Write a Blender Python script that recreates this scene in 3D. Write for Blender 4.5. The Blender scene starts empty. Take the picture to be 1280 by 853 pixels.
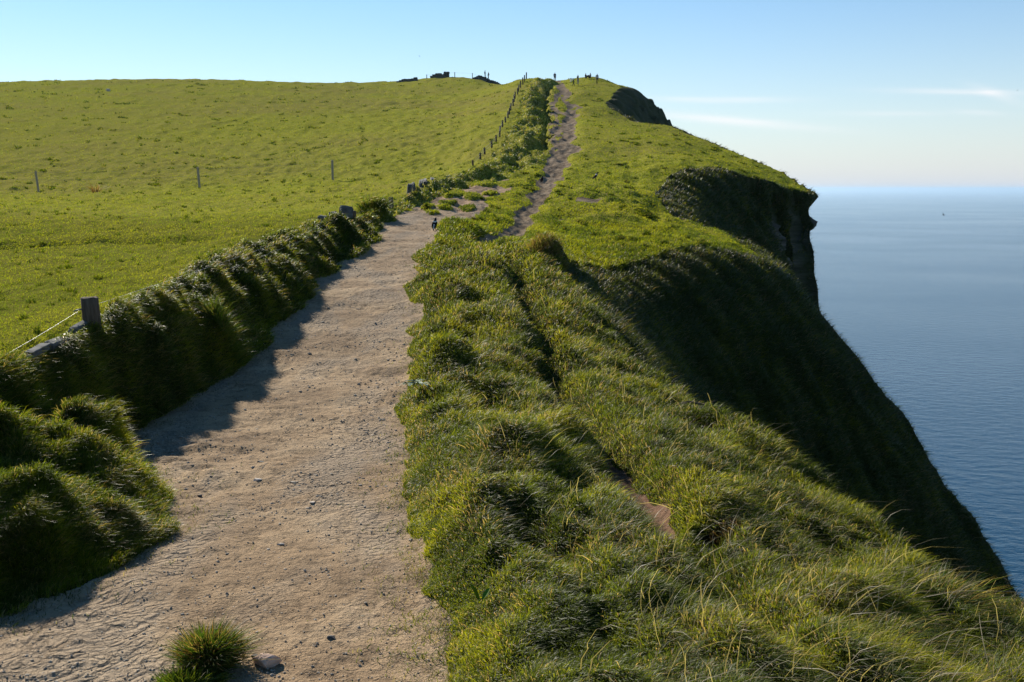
import bpy, bmesh, math, random
import numpy as np
from mathutils import Vector, Matrix, Quaternion

random.seed(7)
RNG = np.random.default_rng(11)
SC = bpy.context.scene
COL = SC.collection
EYE = 1.7                       # eye height above the path
PITCH = math.radians(9.02)      # camera looks down this much
F = 1200.0                      # focal length in photo pixels (1280 wide)
CX, CY = 640.0, 426.5
SEA = -190.0
SUN_AZ = math.radians(-32)      # left of the view direction (+Y)
SUN_EL = math.radians(26.5)

# ------------------------------------------------------------------ survey helpers
def P(px, py, D):
    """ground point seen along a photo direction at forward distance D (metres)"""
    xc = (px - CX) / F; yc = -(py - CY) / F
    c, s = math.cos(PITCH), math.sin(PITCH)
    t = D / (c + yc * s)
    return np.array([t * xc, D, t * (yc * c - s) + EYE])

def hash2(ix, iy, seed):
    h = (ix.astype(np.int64) * 374761393 + iy.astype(np.int64) * 668265263 + seed * 982451653) & 0xFFFFFFFF
    h = ((h ^ (h >> 13)) * 1274126177) & 0xFFFFFFFF
    h = (h ^ (h >> 16)) & 0xFFFFFFFF
    return h
def perlin(x, y, seed=0):
    xi = np.floor(x); yi = np.floor(y); fx = x - xi; fy = y - yi
    u = fx * fx * fx * (fx * (fx * 6 - 15) + 10); v = fy * fy * fy * (fy * (fy * 6 - 15) + 10)
    def g(ox, oy):
        a = hash2(xi + ox, yi + oy, seed) * (2 * np.pi / 4294967296.0)
        return np.cos(a) * (fx - ox) + np.sin(a) * (fy - oy)
    return ((g(0, 0) * (1 - u) + g(1, 0) * u) * (1 - v) + (g(0, 1) * (1 - u) + g(1, 1) * u) * v) * 1.5
def fbm(x, y, seed=0, octv=3, gain=.5):
    s = 0; a = 1; n = 0
    for k in range(octv):
        s = s + a * perlin(x * 2 ** k, y * 2 ** k, seed + k * 17); n += a; a *= gain
    return s / n
def soft(m, k=4):
    for axis in (0, 1):
        for _ in range(2):
            p = [(0, 0), (0, 0)]; p[axis] = (k + 1, k); c = np.cumsum(np.pad(m, p, mode='edge'), axis=axis)
            n = m.shape[axis]
            m = (np.take(c, np.arange(2 * k + 1, n + 2 * k + 1), axis) - np.take(c, np.arange(0, n), axis)) / (2 * k + 1)
    return m
def sstep(a, b, x):
    t = np.clip((x - a) / (b - a), 0, 1); return t * t * (3 - 2 * t)

class TPS:
    def __init__(s, pts, base, lam=1e-4):
        p = np.array(pts, float); s.base = base
        s.c = np.stack([p[:, 0] / p[:, 1] * 3.0, np.log(p[:, 1])], 1)
        r = (p[:, 2] - base(p[:, 1])) / p[:, 1]
        n = len(p)
        d = np.linalg.norm(s.c[:, None] - s.c[None], axis=2)
        K = np.where(d > 0, d * d * np.log(d + 1e-12), 0) + lam * np.eye(n)
        A = np.zeros((n + 3, n + 3)); A[:n, :n] = K
        A[:n, n] = 1; A[:n, n + 1:] = s.c; A[n, :n] = 1; A[n + 1:, :n] = s.c.T
        b = np.zeros(n + 3); b[:n] = r
        s.w = np.linalg.solve(A, b)
    def __call__(s, x, D):
        sh = np.shape(x); x = np.ravel(x); D = np.ravel(D); out = np.empty(len(x)); n = len(s.c)
        Dc = np.clip(D, 3.0, 330.0); a = np.clip(x / D, -1.3, 1.3) * 3.0; l = np.log(Dc)
        for i in range(0, len(x), 60000):
            q = slice(i, i + 60000)
            d2 = (a[q][:, None] - s.c[:, 0]) ** 2 + (l[q][:, None] - s.c[:, 1]) ** 2
            out[q] = (.5 * d2 * np.log(d2 + 1e-20)) @ s.w[:n] + s.w[n] + a[q] * s.w[n + 1] + l[q] * s.w[n + 2]
        return (out * Dc + s.base(D)).reshape(sh)

def curve1(pts):
    p = np.array(pts, float)
    return lambda D: np.interp(np.log(np.maximum(D, .5)), np.log(p[:, 0]), p[:, 1])

# ------------------------------------------------------------------ terrain control
zR0 = curve1([(.6, 0), (3, 0), (4.4, -.05), (6, -.15), (8, -.28), (10.4, -.25), (13, -.07), (18, .31), (23, .8), (30, 1.25),
              (36, 1.6), (45, 2.1), (52, 3.1), (60, 4.3), (78, 6.6), (95, 8.9), (130, 13.7), (160, 18.5), (178, 21.4), (186, 22.6), (200, 22.9), (240, 21), (330, 14), (450, 4)])
zL0 = curve1([(.6, .55), (6, .55), (9, .58), (12, .6), (16, .65), (22, .9), (30, 1.1), (40, 1.25), (50, 1.55), (60, 2.5), (75, 4.5), (95, 7), (120, 10.6),
              (145, 14.4), (180, 19.8), (210, 24.2), (235, 26.8), (260, 27.5), (300, 27), (450, 20)])
RP = [P(*q) for q in [
    (0,800,3.55),(250,853,3.1),(420,853,3.08),(560,853,3.05),(300,700,4.36),(450,700,4.36),(300,600,5.96),(450,600,5.96),(330,530,8.05),(480,530,8.05),
    (370,460,10.4),(490,460,10.4),(440,400,13),(500,400,13),(480,330,18),(520,285,23),(575,255,30),(625,240,36),
    (700,853,3.0),(850,853,2.95),(1050,853,3.0),(1280,895,3.2),(1500,900,3.0),(620,700,4.25),(700,700,4.2),(800,640,5.15),(1000,740,4.5),(1240,805,4.6),(1290,825,4.3),
    (1060,660,6.5),(900,618,6.1),(900,547,9),(785,455,12),(735,385,15),(692,330,18.5),(640,425,11.3),(600,500,8.7),(700,560,7.1),(780,530,8),
    (640,300,23),(720,335,20),(765,336,22),(815,317,24),(858,302,26),(938,320,27.3),(1000,362,28.3),(985,350,28),(720,270,30),(800,267,32),(830,270,36),
    (812,243,40),(822,236,43),(842,212,48),(890,208,50.5),(948,222,52.8),(1012,238,54.8),(1024,240,55),(745,225,45),(690,222,45),(705,184,60),(780,196,57),(840,176,70),(900,198,64),(1006,226,60),
    (1000,217,64),(923,193,70),(895,182,80),(868,171,92),(835,157.5,105),(787,151,117),(757,133,128),(753,128,138),(766,118,148),(782,110,156),(800,113,160),
    (760,150,100),(700,146,98),(650,150,90),(705,110,160),(722,103,172),(693,103,180),(746,100,178),(738,96,186),(725,97,186),(700,104,200),(740,104,215),(800,125,190),(640,200,55),(660,170,70),(680,115,145)]]
LP = [P(*q) for q in [
    (-500,710,4.5),(-300,565,6),(0,458,6.75),(60,426,7.3),(113,402,8.0),(-100,420,8.2),(0,392,9.2),(200,330,12.8),(0,330,13.2),(-400,330,13),(300,300,16),(100,297,17.5),(0,302,17.5),(200,285,20),
    (250,272,24),(0,272,24),(400,262,26),(-400,270,25),(0,250,38),(250,246,40),(420,240,36),(47,241,50),(249,236,50),(416,230,50),(520,226,48),(-400,240,50),(0,220,60),(300,215,62),(560,205,60),
    (0,170,95),(300,165,97),(600,155,95),(-400,175,95),(0,130,145),(300,128,147),(620,128,140),(0,105,210),(180,102,212),(350,104,210),(460,108,205),(500,107,212),(630,110,185),(650,106,178),(-400,112,210),
    (200,105,260),(0,109,260),(400,108,250),(505,103,226),(545,98,228),(590,94.5,230),(615,97,230),(642,103,224),(560,101,255),(620,107,255),(660,104,240),(650,112,270)]]
TR, TL = TPS(RP, zR0), TPS(LP, zL0)

def xline(q):                       # a line running away from the viewer: x as a function of forward distance
    a = np.array([P(*k)[:2] if len(k) == 3 else k for k in q], float)
    o = np.argsort(a[:, 1]); a = a[o]
    return lambda D: np.interp(D, a[:, 1], a[:, 0])
def zline(q):
    a = np.array([P(*k) for k in q], float)
    return lambda D: np.interp(D, a[:, 1], a[:, 2])
CREST = [(-640,775,4.2),(-140,560,5.5),(0,456,6.65),(60,428,7.35),(113,400,8.05),(180,362,9.7),(240,325,12),(320,296,16),(380,277,19.5),(441,271,22),(489,260,27),(517,238,31.5),(560,221,40),(603,207,49),(628,183,61),(645,143,93),(655,113,138),(665,97.5,178),(672,104,200)]
crest_x = xline(CREST + [(-3.7, .5), (-3.65, 3), (3, 450)]); crest_z = zline(CREST)
toe_x = xline([(-3.0,.5),(-2.9,2.9),(-2.55,3.4),(-2.12,3.85),(-1.86,4.25),(-1.8,4.7),(-1.9,5.2),(-2.3,6.1),(-2.9,6.9),(-3.2,7.9),(-3.05,9.4),(-2.95,10.4),(-3.1,13),(-3.2,18),
               (480,285,23),(505,268,27),(540,252,31.5),(585,236,38),(640,218,46),(672,200,53),(690,180,63),(690,145,95),(688,120,130),(692,108,160),(697,104,178),(8.5,210),(12,450)])
path_r = xline([(-.15,.5),(575,853,3.1),(548,765,3.85),(512,650,5.1),(503,600,6),(505,530,8),(510,460,10.4),(521,400,13),(514,345,17),(522,320,19),(548,288,23),(592,262,28),(612,250,31.5),(628,240,36),(648,228,41),(650,222,46)])
path_end = 44.0

# plan outline of the cliff edge (x, forward distance, slope towards the viewer, slope towards the sea)
BROW = np.array([(14,.2,1.1,1.6),(9,1.6,1.1,1.6),(5.5,2.9,1.1,1.6),(4.0,3.5,1.1,1.6),(3.05,4.0,1.1,1.6),(2.6,4.4,1.1,1.5),(2.42,5.0,1.1,1.5),(2.36,6.5,1.1,1.5),(2.0,9,1.1,1.5),(1.55,12,1.1,1.5),(1.2,15,1.1,1.4),
    (.9,18.2,1.1,1.2),(1.3,20.0,1.15,1.2),(2.2,21.6,1.15,1.2),(3.4,23.4,1.15,1.2),(4.7,25.4,1.15,1.25),(6.7,27.1,1.15,1.35),(7.1,27.7,1.2,1.75),(7.4,28.3,1.2,1.95),(7.4,29.5,1.2,1.7),(7.2,31.5,1.2,1.6),(6.3,34.5,1.2,1.5),
    (5.9,38,1.2,1.3),(5.95,41,1.2,1.25),(6.6,44,1.2,1.25),(8.1,47.6,1.2,1.3),(10.5,50.2,1.25,2.2),(13.5,52.2,1.5,6),(16.0,53.4,1.5,3),(16.5,54.4,1.8,3),(16.5,56.5,2,3),(17,62,2,3),(16.5,70,2,3),(17,80,1.5,2.5),
    (17.3,92,1.3,2),(17,105,1.2,1.5),(14.4,117,1.2,1.3),(12.5,127,1.2,1.3),(13,138,1.2,1.3),(15.5,148,1.2,1.3),(17.6,156,1.2,1.2),(19.8,161,1.2,1.1),(20.3,172,1.2,1.2),(20,200,1.2,1.3),(14,260,1.2,1.3),(8,350,1.2,1.3),(4,470,1.2,1.3)])
def resample(b):
    out = [b[0]]
    for k in range(len(b) - 1):
        L = np.hypot(*(b[k + 1, :2] - b[k, :2])); st = .045 * max(b[k, 1], 4); n = max(2, int(L / st))
        for j in range(1, n + 1): out.append(b[k] + (b[k + 1] - b[k]) * j / n)
    return np.array(out)
BR = resample(BROW)
# wander of the edge so that it is never a ruled line
w_ = .012 * BR[:, 1] + .05
BR[:, 0] += w_ * fbm(BR[:, 1] / (.06 * BR[:, 1] + .6) * 1.0, BR[:, 0] * .35, 5, 3)
BZ = TR(BR[:, 0], BR[:, 1])
POLY = np.vstack([BR[:, :2], [(-400, 470), (-400, .1), (14, .1)]])
def inside(x, y):
    res = np.zeros(x.shape, bool); n = len(POLY); j = n - 1
    for i in range(n):
        xi, yi = POLY[i]; xj, yj = POLY[j]
        if yi != yj:
            m = ((yi > y) != (yj > y))
            if m.any():
                res[m] ^= (x[m] < (xj - xi) * (y[m] - yi) / (yj - yi) + xi)
        j = i
    return res

# ------------------------------------------------------------------ terrain grid (fan shaped: fine near, coarse far)
NR = 1120
cols = np.concatenate([np.linspace(-760, -60, 90, endpoint=False), np.linspace(-60, 1345, 840, endpoint=False), np.linspace(1345, 2300, 110)])
lnD = np.linspace(math.log(1.25), math.log(430), NR)
NC = len(cols)
A = (cols - CX) / F
GD, GA = np.meshgrid(np.exp(lnD), A, indexing='ij')
X = GA * GD; D = GD.copy()
def wstep(k, c): return np.log(k * D + c) / k      # distance measured in steps that grow with distance

zr = TR(X, D); zl = TL(X, D)
cx_, tx_, pr_ = crest_x(D), toe_x(D), path_r(D)
# ragged toe and path edge
nz_edge = fbm(X / (.05 * D + .25), wstep(.07, .35), 3, 3)
tx_ = tx_ + nz_edge * .024 * np.clip(D, 8, 45)
xt = TR(toe_x(D), D)
zc = crest_z(D); zc = np.where(D < 4.2, crest_z(np.full_like(D, 4.2)), zc)
zc = zc + sstep(34, 24, D) * sstep(6, 7.5, D) * (.13 * fbm(D / .8, D * 0 + .3, 155, 3) - .05)
t = (X - cx_) / np.maximum(tx_ - cx_, .1)
near_b = sstep(34, 24, D)
h_near = 1 - np.clip(t, 0, 1) ** 1.7; h_near = h_near * h_near * (3 - 2 * h_near) * .5 + h_near * .5
h_far = 1 - sstep(0, 1, t * .95)
h = np.where(t < 0, 1, near_b * h_near + (1 - near_b) * h_far)
# the low grassy apron at the bottom left
z_bank = zr + (np.maximum(zc, zr) - zr) * h
apron = sstep(7.4, 6.2, D) * sstep(-3.9, -3.3, X) * sstep(1.02, .9, t)
hum = np.zeros_like(X)
for (hx, hy, rx, ry, hh) in [(-2.55,4.55,.5,.36,.16),(-2.0,4.55,.3,.35,.13),(-2.75,5.35,.42,.3,.26),(-2.2,5.45,.35,.35,.12),(-3.0,6.2,.5,.4,.2),(-2.55,6.2,.3,.3,.1),(-3.3,4.6,.4,.4,.15),(-3.3,5.3,.4,.4,.2)]:
    hum += hh * np.exp(-((X - hx) / rx) ** 2 - ((D - hy) / ry) ** 2)
ap_h = (.19 + 1.0 * hum) * sstep(1.0, .78, t)
prof_ap = (zr + ap_h + (zc - zr - .1) * sstep(.38, .02, t))
zc = zc
blend_ap = sstep(7.2, 6.3, D) * (t > 0)
z_bank = z_bank * (1 - blend_ap) + prof_ap * blend_ap
z_field = zl + (zc - TL(crest_x(D), D)) * np.exp(-(np.minimum(X - cx_, 0) / np.where(D < 30, .35, .05 * D)) ** 2)
Z = np.where(t < 0, z_field, np.where(t < 1, z_bank, zr))

# ---- masks
land = inside(X.ravel(), D.ravel()).reshape(X.shape)
onbank = (t >= 0) & (t < 1)
field = t < 0
pw = pr_ - tx_
path = ((t >= 1) & (X < pr_ + nz_edge * .022 * np.clip(D, 6, 30)) & (D < path_end)).astype(float)
soft_r = sstep(.0, .12, (pr_ - X) / np.maximum(pw, .1))
def track(center, width, d0, d1, seed):
    xc = xline(center); wl = np.array(width, float)
    w = np.interp(D, wl[:, 0], wl[:, 1])
    nz = fbm(X / (.03 * D + .1), wstep(.08, .3), seed, 3)
    return ((np.abs(X - xc(D) - nz_wob(seed)) < w * (.5 + .55 * nz)) & (D > d0) & (D < d1) & (t >= .9)).astype(float)
def nz_wob(seed): return .007 * D * perlin(np.zeros_like(D), wstep(.1, .5), seed + 50)
tr2 = track([(598,316,20.2),(622,300,22.5),(645,283,25.5),(664,262,31),(680,240,40),(690,217,47),(704,190,58),(712,172,66),(708,150,92),(712,128,128),(703,106,165),(697,103,180)],
            [(20,.25),(23,.5),(30,.55),(40,.75),(47,1.1),(58,1.2),(66,1.15),(92,.95),(128,1.2),(165,1.5),(180,2.0)], 20, 186, 21)
tr3 = track([(690,217,47),(692,190,57),(690,170,70),(695,150,92),(690,130,124),(700,108,160)], [(40,.0),(55,.5),(70,.9),(92,1.2),(124,1.0),(160,.8)], 52, 165, 33)
tr4 = track([(712,172,66),(716,150,92),(720,128,128)], [(66,.3),(92,.8),(128,.7)], 70, 132, 41)
patch = np.zeros_like(X)
for (px, py, dd, rx, ry) in [(735,256,34.5,.5,1.3),(752,246,37.5,.3,.8),(699,268,29,.2,.3)]:
    c = P(px, py, dd); patch = np.maximum(patch, (((X - c[0]) / rx - (D - c[1]) / ry * .5) ** 2 + ((D - c[1]) / ry) ** 2 + .9 * fbm(X / .4, D / .7, 9, 2) < .8).astype(float))
trench_x = xline([(632,318,20),(640,340,17.5),(655,375,14.2),(690,470,9.9),(705,505,8.8),(738,562,7.1),(772,600,6.1),(805,660,5.1),(845,715,4.35),(900,770,3.7),(960,850,3.05)])
dtr = np.abs(X - trench_x(D) - .05 * perlin(X * 0, D * 1.3, 71))
trench = np.exp(-(dtr / (.10 + .006 * D)) ** 2) * sstep(2.6, 3.4, D) * sstep(20, 17, D)
soil = ((dtr < (.085 + .06 * fbm(X * 5, D * 3, 81, 2)) * sstep(6.7, 5.6, D) * sstep(4.4, 4.9, D)) & land).astype(float)
c = P(890, 715, 4.45); soil = np.maximum(soil, (((X - c[0]) / .14) ** 2 + ((D - c[1]) / .12) ** 2 + .9 * fbm(X * 6, D * 6, 83, 2) < .7).astype(float))
# grassy islands left standing in the worn ground
isl = np.zeros_like(X)
for (px, py, dd, rx, ry, hh) in [(452,313,19.3,.13,.75,.1),(590,247,32.5,.34,1.0,.12),(567,244,33,.45,1.3,.13),(555,266,28,.28,.35,.08),(540,272,26.6,.22,.3,.07),(640,235,40,.9,1.8,.12),(600,232,39,.7,1.2,.14),(620,229,41,.8,1.0,.1),(585,256,28.6,.25,.6,.09),(612,243,34.5,.3,.8,.1),(560,252,29.5,.3,.5,.12),(535,262,28,.22,.4,.1)]:
    c = P(px, py, dd); e = ((X - c[0]) / rx) ** 2 + ((D - c[1]) / ry) ** 2 + .5 * fbm(X * 3, D * 2, 91, 2)
    isl = np.maximum(isl, hh * sstep(1.15, .55, e))
path = np.where(isl > .03, 0, path)
bare = np.maximum.reduce([path, tr2, tr3, tr4, patch]) * land
bare[field | onbank] = 0
soil = soil * (1 - bare)

# ---- relief of the turf
turf = 1 - soft(np.maximum(bare, soil), 4)
strip = turf * (~field) * (~onbank) * land
rightd = sstep(-.02, .3, X - pr_ - nz_edge * .022 * np.clip(D, 6, 30))
nearw = sstep(27, 19, D)
q = np.zeros_like(X)
# ridged tussocks that run down wind and towards the viewer
bill = 1 - np.abs(fbm((X * .9 + D * .42) / .8, (D * .5 - X * .25) / .9, 101, 3)) * 2.2
al, ac = X * .42 - D * .9, X * .9 + D * .42
bill = 1 - np.abs(fbm(ac / .75, al / 1.9, 101, 3)) * 2.0
bill2 = fbm(X / .26, D / .34, 111, 3)
q += strip * nearw * rightd * ((.17 - .05 * sstep(6, 12, D)) * bill + .07 * bill2)
midw = sstep(20, 27, D)
q += strip * midw * (.004 * D * np.clip(fbm(X / (.022 * D + .2), wstep(.05, .3), 121, 3), -.5, 1) * sstep(75, 40, D) + .0012 * D * fbm(X / (.02 * D), wstep(.05, 0), 131, 3))
# rough tussocky ground beside the second cove
c = P(795, 262, 34); rough = np.exp(-((X - c[0]) / 2.2) ** 2 - ((D - c[1]) / 5.5) ** 2)
q += strip * rough * .42 * np.clip(fbm((X * .8 + D * .25) / .75, (D - X * .6) / 2.2, 141, 3) + .1, -.2, 1)
for (px, py, dd, rx, ry, hh) in [(548,468,9.6,.34,.42,.26),(585,480,9.3,.25,.35,.16),(655,430,11.3,.4,.5,.18),(690,455,10.2,.3,.35,.2),(610,415,12,.45,.55,.17),(560,375,14,.4,.7,.2),(690,325,18.4,.5,.7,.3),(600,345,16.4,.5,.8,.18),
        (655,615,5.8,.3,.3,.2),(700,585,6.6,.3,.3,.16),(600,690,4.5,.3,.3,.13),(900,650,5.0,.28,.3,.13),(870,545,7.8,.4,.3,.14),(1180,790,4.05,.4,.26,.12),(860,690,4.5,.1,.1,.06),(945,775,3.6,.3,.22,.1),(720,400,13.8,.35,.6,.15),
        (940,560,7.4,.3,.7,.16),(560,300,22.3,.6,1.2,.22),(600,300,21.9,.5,1.0,.16)]:
    c = P(px, py, dd); q += strip * 1.1 * hh * np.exp(-((X - c[0]) / rx) ** 2 - ((D - c[1]) / ry) ** 2)
q -= strip * trench * .2
q += isl * land
q += strip * nearw * .05 * rightd
# bank lumps
lump = fbm(X / .5 + 3, D / .62, 151, 3); lump2 = fbm(X / (.022 * D), wstep(.06, 0), 161, 3)
q += onbank * near_b * np.sin(np.pi * np.clip(t, 0, 1)) ** .7 * (.36 * lump + .12 * bill2)
q += onbank * (1 - near_b) * np.sin(np.pi * np.clip(t, 0, 1)) * (.022 * np.clip(D, 25, 110) * .85 * lump2)
# gullies down the far bank and the worn hill track
gl = np.exp(-((t - .86) / .1) ** 2) * sstep(58, 70, D) * sstep(180, 160, D)
q -= gl * onbank * .9
# field hummocks
fw = field * 1.0
q += fw * (.026 * np.clip(D, 4, 60) * .13 * np.clip(fbm(X / (.012 * D + .25), wstep(.035, .35), 171, 3), -.35, 1)
           + .0026 * np.clip(D, 5, 220) * np.clip(fbm(X / (.02 * D + .5), wstep(.05, .8), 181, 2) - .1, 0, 1))
c = P(60, 303, 17.3); q -= fw * .16 * np.exp(-((D - 17 - .25 * perlin(X * .5, X * 0, 5)) / .5) ** 2) * sstep(-4.5, -6.2, X)
q += fw * .0 
c0 = P(610, 97, 229); 
# dirt relief
dz = .020 * fbm(X / .5, D / .5, 191, 3) + .004 * fbm(X / .11, D / .11, 201, 3) + .022 * fbm(X / 1.4, D / .6, 203, 2)
ridges = np.abs(fbm(X / .22, D / .13, 207, 3)); dz += -.007 * np.clip(.16 - ridges, 0, .2) / .16 * sstep(0.2, .5, fbm(X / .9, D / 1.1, 209, 2) + .35)
left_rough = path * sstep(-1.0, -2.2, X) * sstep(9, 7, D)
dz += left_rough * (.035 * fbm(X / .3, D / .2, 211, 3))
hol = path * sstep(24, 29, D)
q += soft(hol, 3) * (.17 * fbm(X / .8, D / 1.5, 213, 3) + .05 * fbm(X / .3, D / .5, 214, 2))
q += soft(path, 3) * dz * np.clip(D / 5, 1, 1.6)
q -= soft(np.maximum.reduce([tr2, tr3, tr4]), 3) * (.0045 * np.clip(D, 20, 110)) * (1 + .8 * fbm(X / (.01 * D), wstep(.03, 0), 221, 3))
q -= (1 - path) * 0
Z = Z + q

# ---- cliff faces beyond the edge: highest of the slopes that fall from every point of the edge
out = ~land
xo, yo = X[out], D[out]
zo = np.full(len(xo), -1e9); kx = np.zeros(len(xo)); kd = np.zeros(len(xo)); kw = np.zeros(len(xo))
step = 20000
for i in range(0, len(xo), step):
    sl = slice(i, i + step)
    yy = yo[sl]; lo, hi = yy.min() * .55 - 6, yy.max() * 1.5 + 8
    b = np.where((BR[:, 1] > lo) & (BR[:, 1] < hi))[0]
    dx = xo[sl][:, None] - BR[b, 0]; dy = yy[:, None] - BR[b, 1]
    s = np.sqrt(dx * dx + dy * dy) + 1e-6
    m = BR[b, 2] + (BR[b, 3] - BR[b, 2]) * np.clip(dx / s, 0, 1) ** 1.6
    r = .055 * np.clip(BR[b, 1], 4, 40) * np.where(BR[b, 3] > 2.5, .22, 1)
    m = m * 1.1
    drop = m * (np.sqrt(s * s + r * r) - r)
    drop = drop + 4.0 * np.maximum(drop - 16, 0)
    hgt = BZ[b] - drop; km = hgt.argmax(1); ii = np.arange(len(km)); zo[sl] = hgt[ii, km]
    kx[sl] = BR[b, 0][km] - .37 * np.clip(BR[b, 1][km] - yy, 0, 12); kd[sl] = drop[ii, km]; kw[sl] = sstep(-.05, .25, (dx / s)[ii, km]) * sstep(2.4, 2.9, BR[b, 3][km]) * (BR[b, 1][km] < 76) * sstep(14.3, 15.2, BR[b, 0][km])
face_drop = np.zeros_like(X); face_drop[out] = np.clip(TR(np.clip(xo, -50, 25), yo) - zo, 0, 400)
grow = sstep(0, 2.5, face_drop)
fn = .5 * fbm(X / 1.3 + D * .15, D / 1.6 - X * .2, 231, 4) * np.clip(D / 22, .4, 2.5)
fn += .6 * np.abs(fbm((X + D * .6) / 2.4, (D - X * .5) / 5.0, 241, 3)) * np.clip(D / 25, .3, 2.5)
fn_full = fn * grow
Z[out] = zo + fn_full[out]
Z = np.maximum(Z, SEA - .6)
XS = X.copy(); YS = D.copy()
gx = np.gradient(Z, axis=1) / np.maximum(np.gradient(X, axis=1), 1e-6)
steep = np.abs(gx)
def gaussx(a): return soft(a, 2)
rock = out * sstep(2.2, 4.5, steep) * sstep(.8, 1.8, face_drop)
rock = np.where((D > 48) & (D < 75) & out & (face_drop > 1.3) & (steep > 2.0), np.maximum(rock, sstep(1.3, 2.2, face_drop)), rock)
# bedding: harder beds stand out, softer beds are cut back
bed = fbm(Z * 1.35 + .1 * D, np.zeros_like(Z), 251, 3) + .6 * np.sign(perlin(Z * 2.1, np.zeros_like(Z) + .5, 255)) * .35
# the far nose: a turf lip over stepped, undercut beds
nw = np.zeros_like(X); nw[out] = kw; nw = soft(nw, 2) * out; dropf = np.zeros_like(X); dropf[out] = kd; bx_ = X.copy(); bx_[out] = kx
prof = np.interp(dropf + .22 * fbm(D / 1.1, X / 3, 257, 2), [0, .35, .9, 1.2, 1.7, 2.0, 2.3, 2.8, 3.3, 3.8, 4.3, 4.8, 5.2, 5.5, 7], [0, .2, -.15, -.4, .2, .1, -.7, -.8, -.45, -.55, -.9, -.8, -.5, -.95, -1.1])
XS = XS * (1 - nw) + (bx_ + 1.25 * prof + .25) * nw
Z = np.where(nw > .3, np.where(dropf < 12, Z - (fn_full * nw), Z), Z)
rock = np.maximum(rock * (1 - nw), nw * sstep(.9, 1.5, dropf))
XS += rock * np.where(nw > .05, .42, .95) * (1.0 * (bed + .3 * fbm(D / .6, Z / .8, 261, 2)))

def zg(x, d):
    """height of the finished ground"""
    x = np.atleast_1d(np.asarray(x, float)); d = np.atleast_1d(np.asarray(d, float))
    ri = np.clip((np.log(d) - lnD[0]) / (lnD[1] - lnD[0]), 0, NR - 1.001)
    ci = np.clip(np.interp(x / d, A, np.arange(NC)), 0, NC - 1.001)
    r0 = ri.astype(int); c0 = ci.astype(int); fr = ri - r0; fc = ci - c0
    return (Z[r0, c0] * (1 - fr) * (1 - fc) + Z[r0 + 1, c0] * fr * (1 - fc) + Z[r0, c0 + 1] * (1 - fr) * fc + Z[r0 + 1, c0 + 1] * fr * fc)
def ground(px, dd):
    x = (px - CX) / F * dd * 1.0
    c = P(px, 300, dd); x = c[0]
    # direction and distance give x only approximately (rows tilt), refine with the ground height
    for _ in range(4):
        z = float(zg(x, dd)[0]); zc_ = dd * math.cos(PITCH) - (z - EYE) * math.sin(PITCH); x = (px - CX) / F * zc_
    return Vector((x, dd, float(zg(x, dd)[0])))

# ------------------------------------------------------------------ materials
def newmat(name):
    m = bpy.data.materials.new(name); m.use_nodes = True; nt = m.node_tree
    return m, nt, nt.nodes, nt.links, nt.nodes['Principled BSDF']
def N(nt, typ, **kw):
    n = nt.nodes.new(typ)
    for k, v in kw.items():
        if k in n.inputs: n.inputs[k].default_value = v
        else: setattr(n, k, v)
    return n
def ramp(nt, src, stops):
    r = nt.nodes.new('ShaderNodeValToRGB'); e = r.color_ramp.elements
    while len(e) < len(stops): e.new(.5)
    for k, (p, c) in enumerate(stops): e[k].position = p; e[k].color = (*c, 1) if len(c) == 3 else c
    nt.links.new(src, r.inputs[0]); return r
def mixc(nt, fac, a, b, mode='MIX'):
    m = nt.nodes.new('ShaderNodeMix'); m.data_type = 'RGBA'; m.blend_type = mode
    for s, v in ((m.inputs[0], fac), (m.inputs[6], a), (m.inputs[7], b)):
        if hasattr(v, 'links') or hasattr(v, 'is_linked'): nt.links.new(v, s)
        else: s.default_value = v if not isinstance(v, tuple) else ((*v, 1) if len(v) == 3 else v)
    return m.outputs[2]
def noise(nt, vec, scale, detail=4, rough=.55, dist=0):
    n = N(nt, 'ShaderNodeTexNoise', Scale=scale, Detail=detail, Roughness=rough, Distortion=dist); nt.links.new(vec, n.inputs['Vector']); return n.outputs['Fac']
def attr(nt, name):
    a = nt.nodes.new('ShaderNodeAttribute'); a.attribute_name = name; return a

def turf_mat():
    m, nt, nd, lk, b = newmat('turf')
    pos = N(nt, 'ShaderNodeNewGeometry').outputs['Position']
    n1 = noise(nt, pos, .35, 5); n2 = noise(nt, pos, 4.5, 4); n3 = noise(nt, pos, 28, 2); n4 = noise(nt, pos, .045, 3)
    g = ramp(nt, n2, [(.3, (.15, .17, .026)), (.5, (.25, .255, .036)), (.72, (.32, .29, .065))]).outputs[0]
    g = mixc(nt, ramp(nt, n1, [(.4, (0, 0, 0)), (.68, (.8, .8, .8))]).outputs[0], g, (.26, .24, .04))
    g = mixc(nt, ramp(nt, n4, [(.42, (0, 0, 0)), (.62, (.6, .6, .6))]).outputs[0], g, (.24, .20, .06))
    g = mixc(nt, ramp(nt, n3, [(.35, (.4, .4, .4)), (.55, (0, 0, 0))]).outputs[0], g, (.05, .05, .012))
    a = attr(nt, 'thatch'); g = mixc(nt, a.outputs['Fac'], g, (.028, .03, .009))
    lk.new(g, b.inputs['Base Color']); b.inputs['Roughness'].default_value = .95; b.inputs['Specular IOR Level'].default_value = 0
    bp = N(nt, 'ShaderNodeBump', Strength=.8, Distance=.03); lk.new(n3, bp.inputs['Height']); lk.new(bp.outputs[0], b.inputs['Normal'])
    return m
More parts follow.
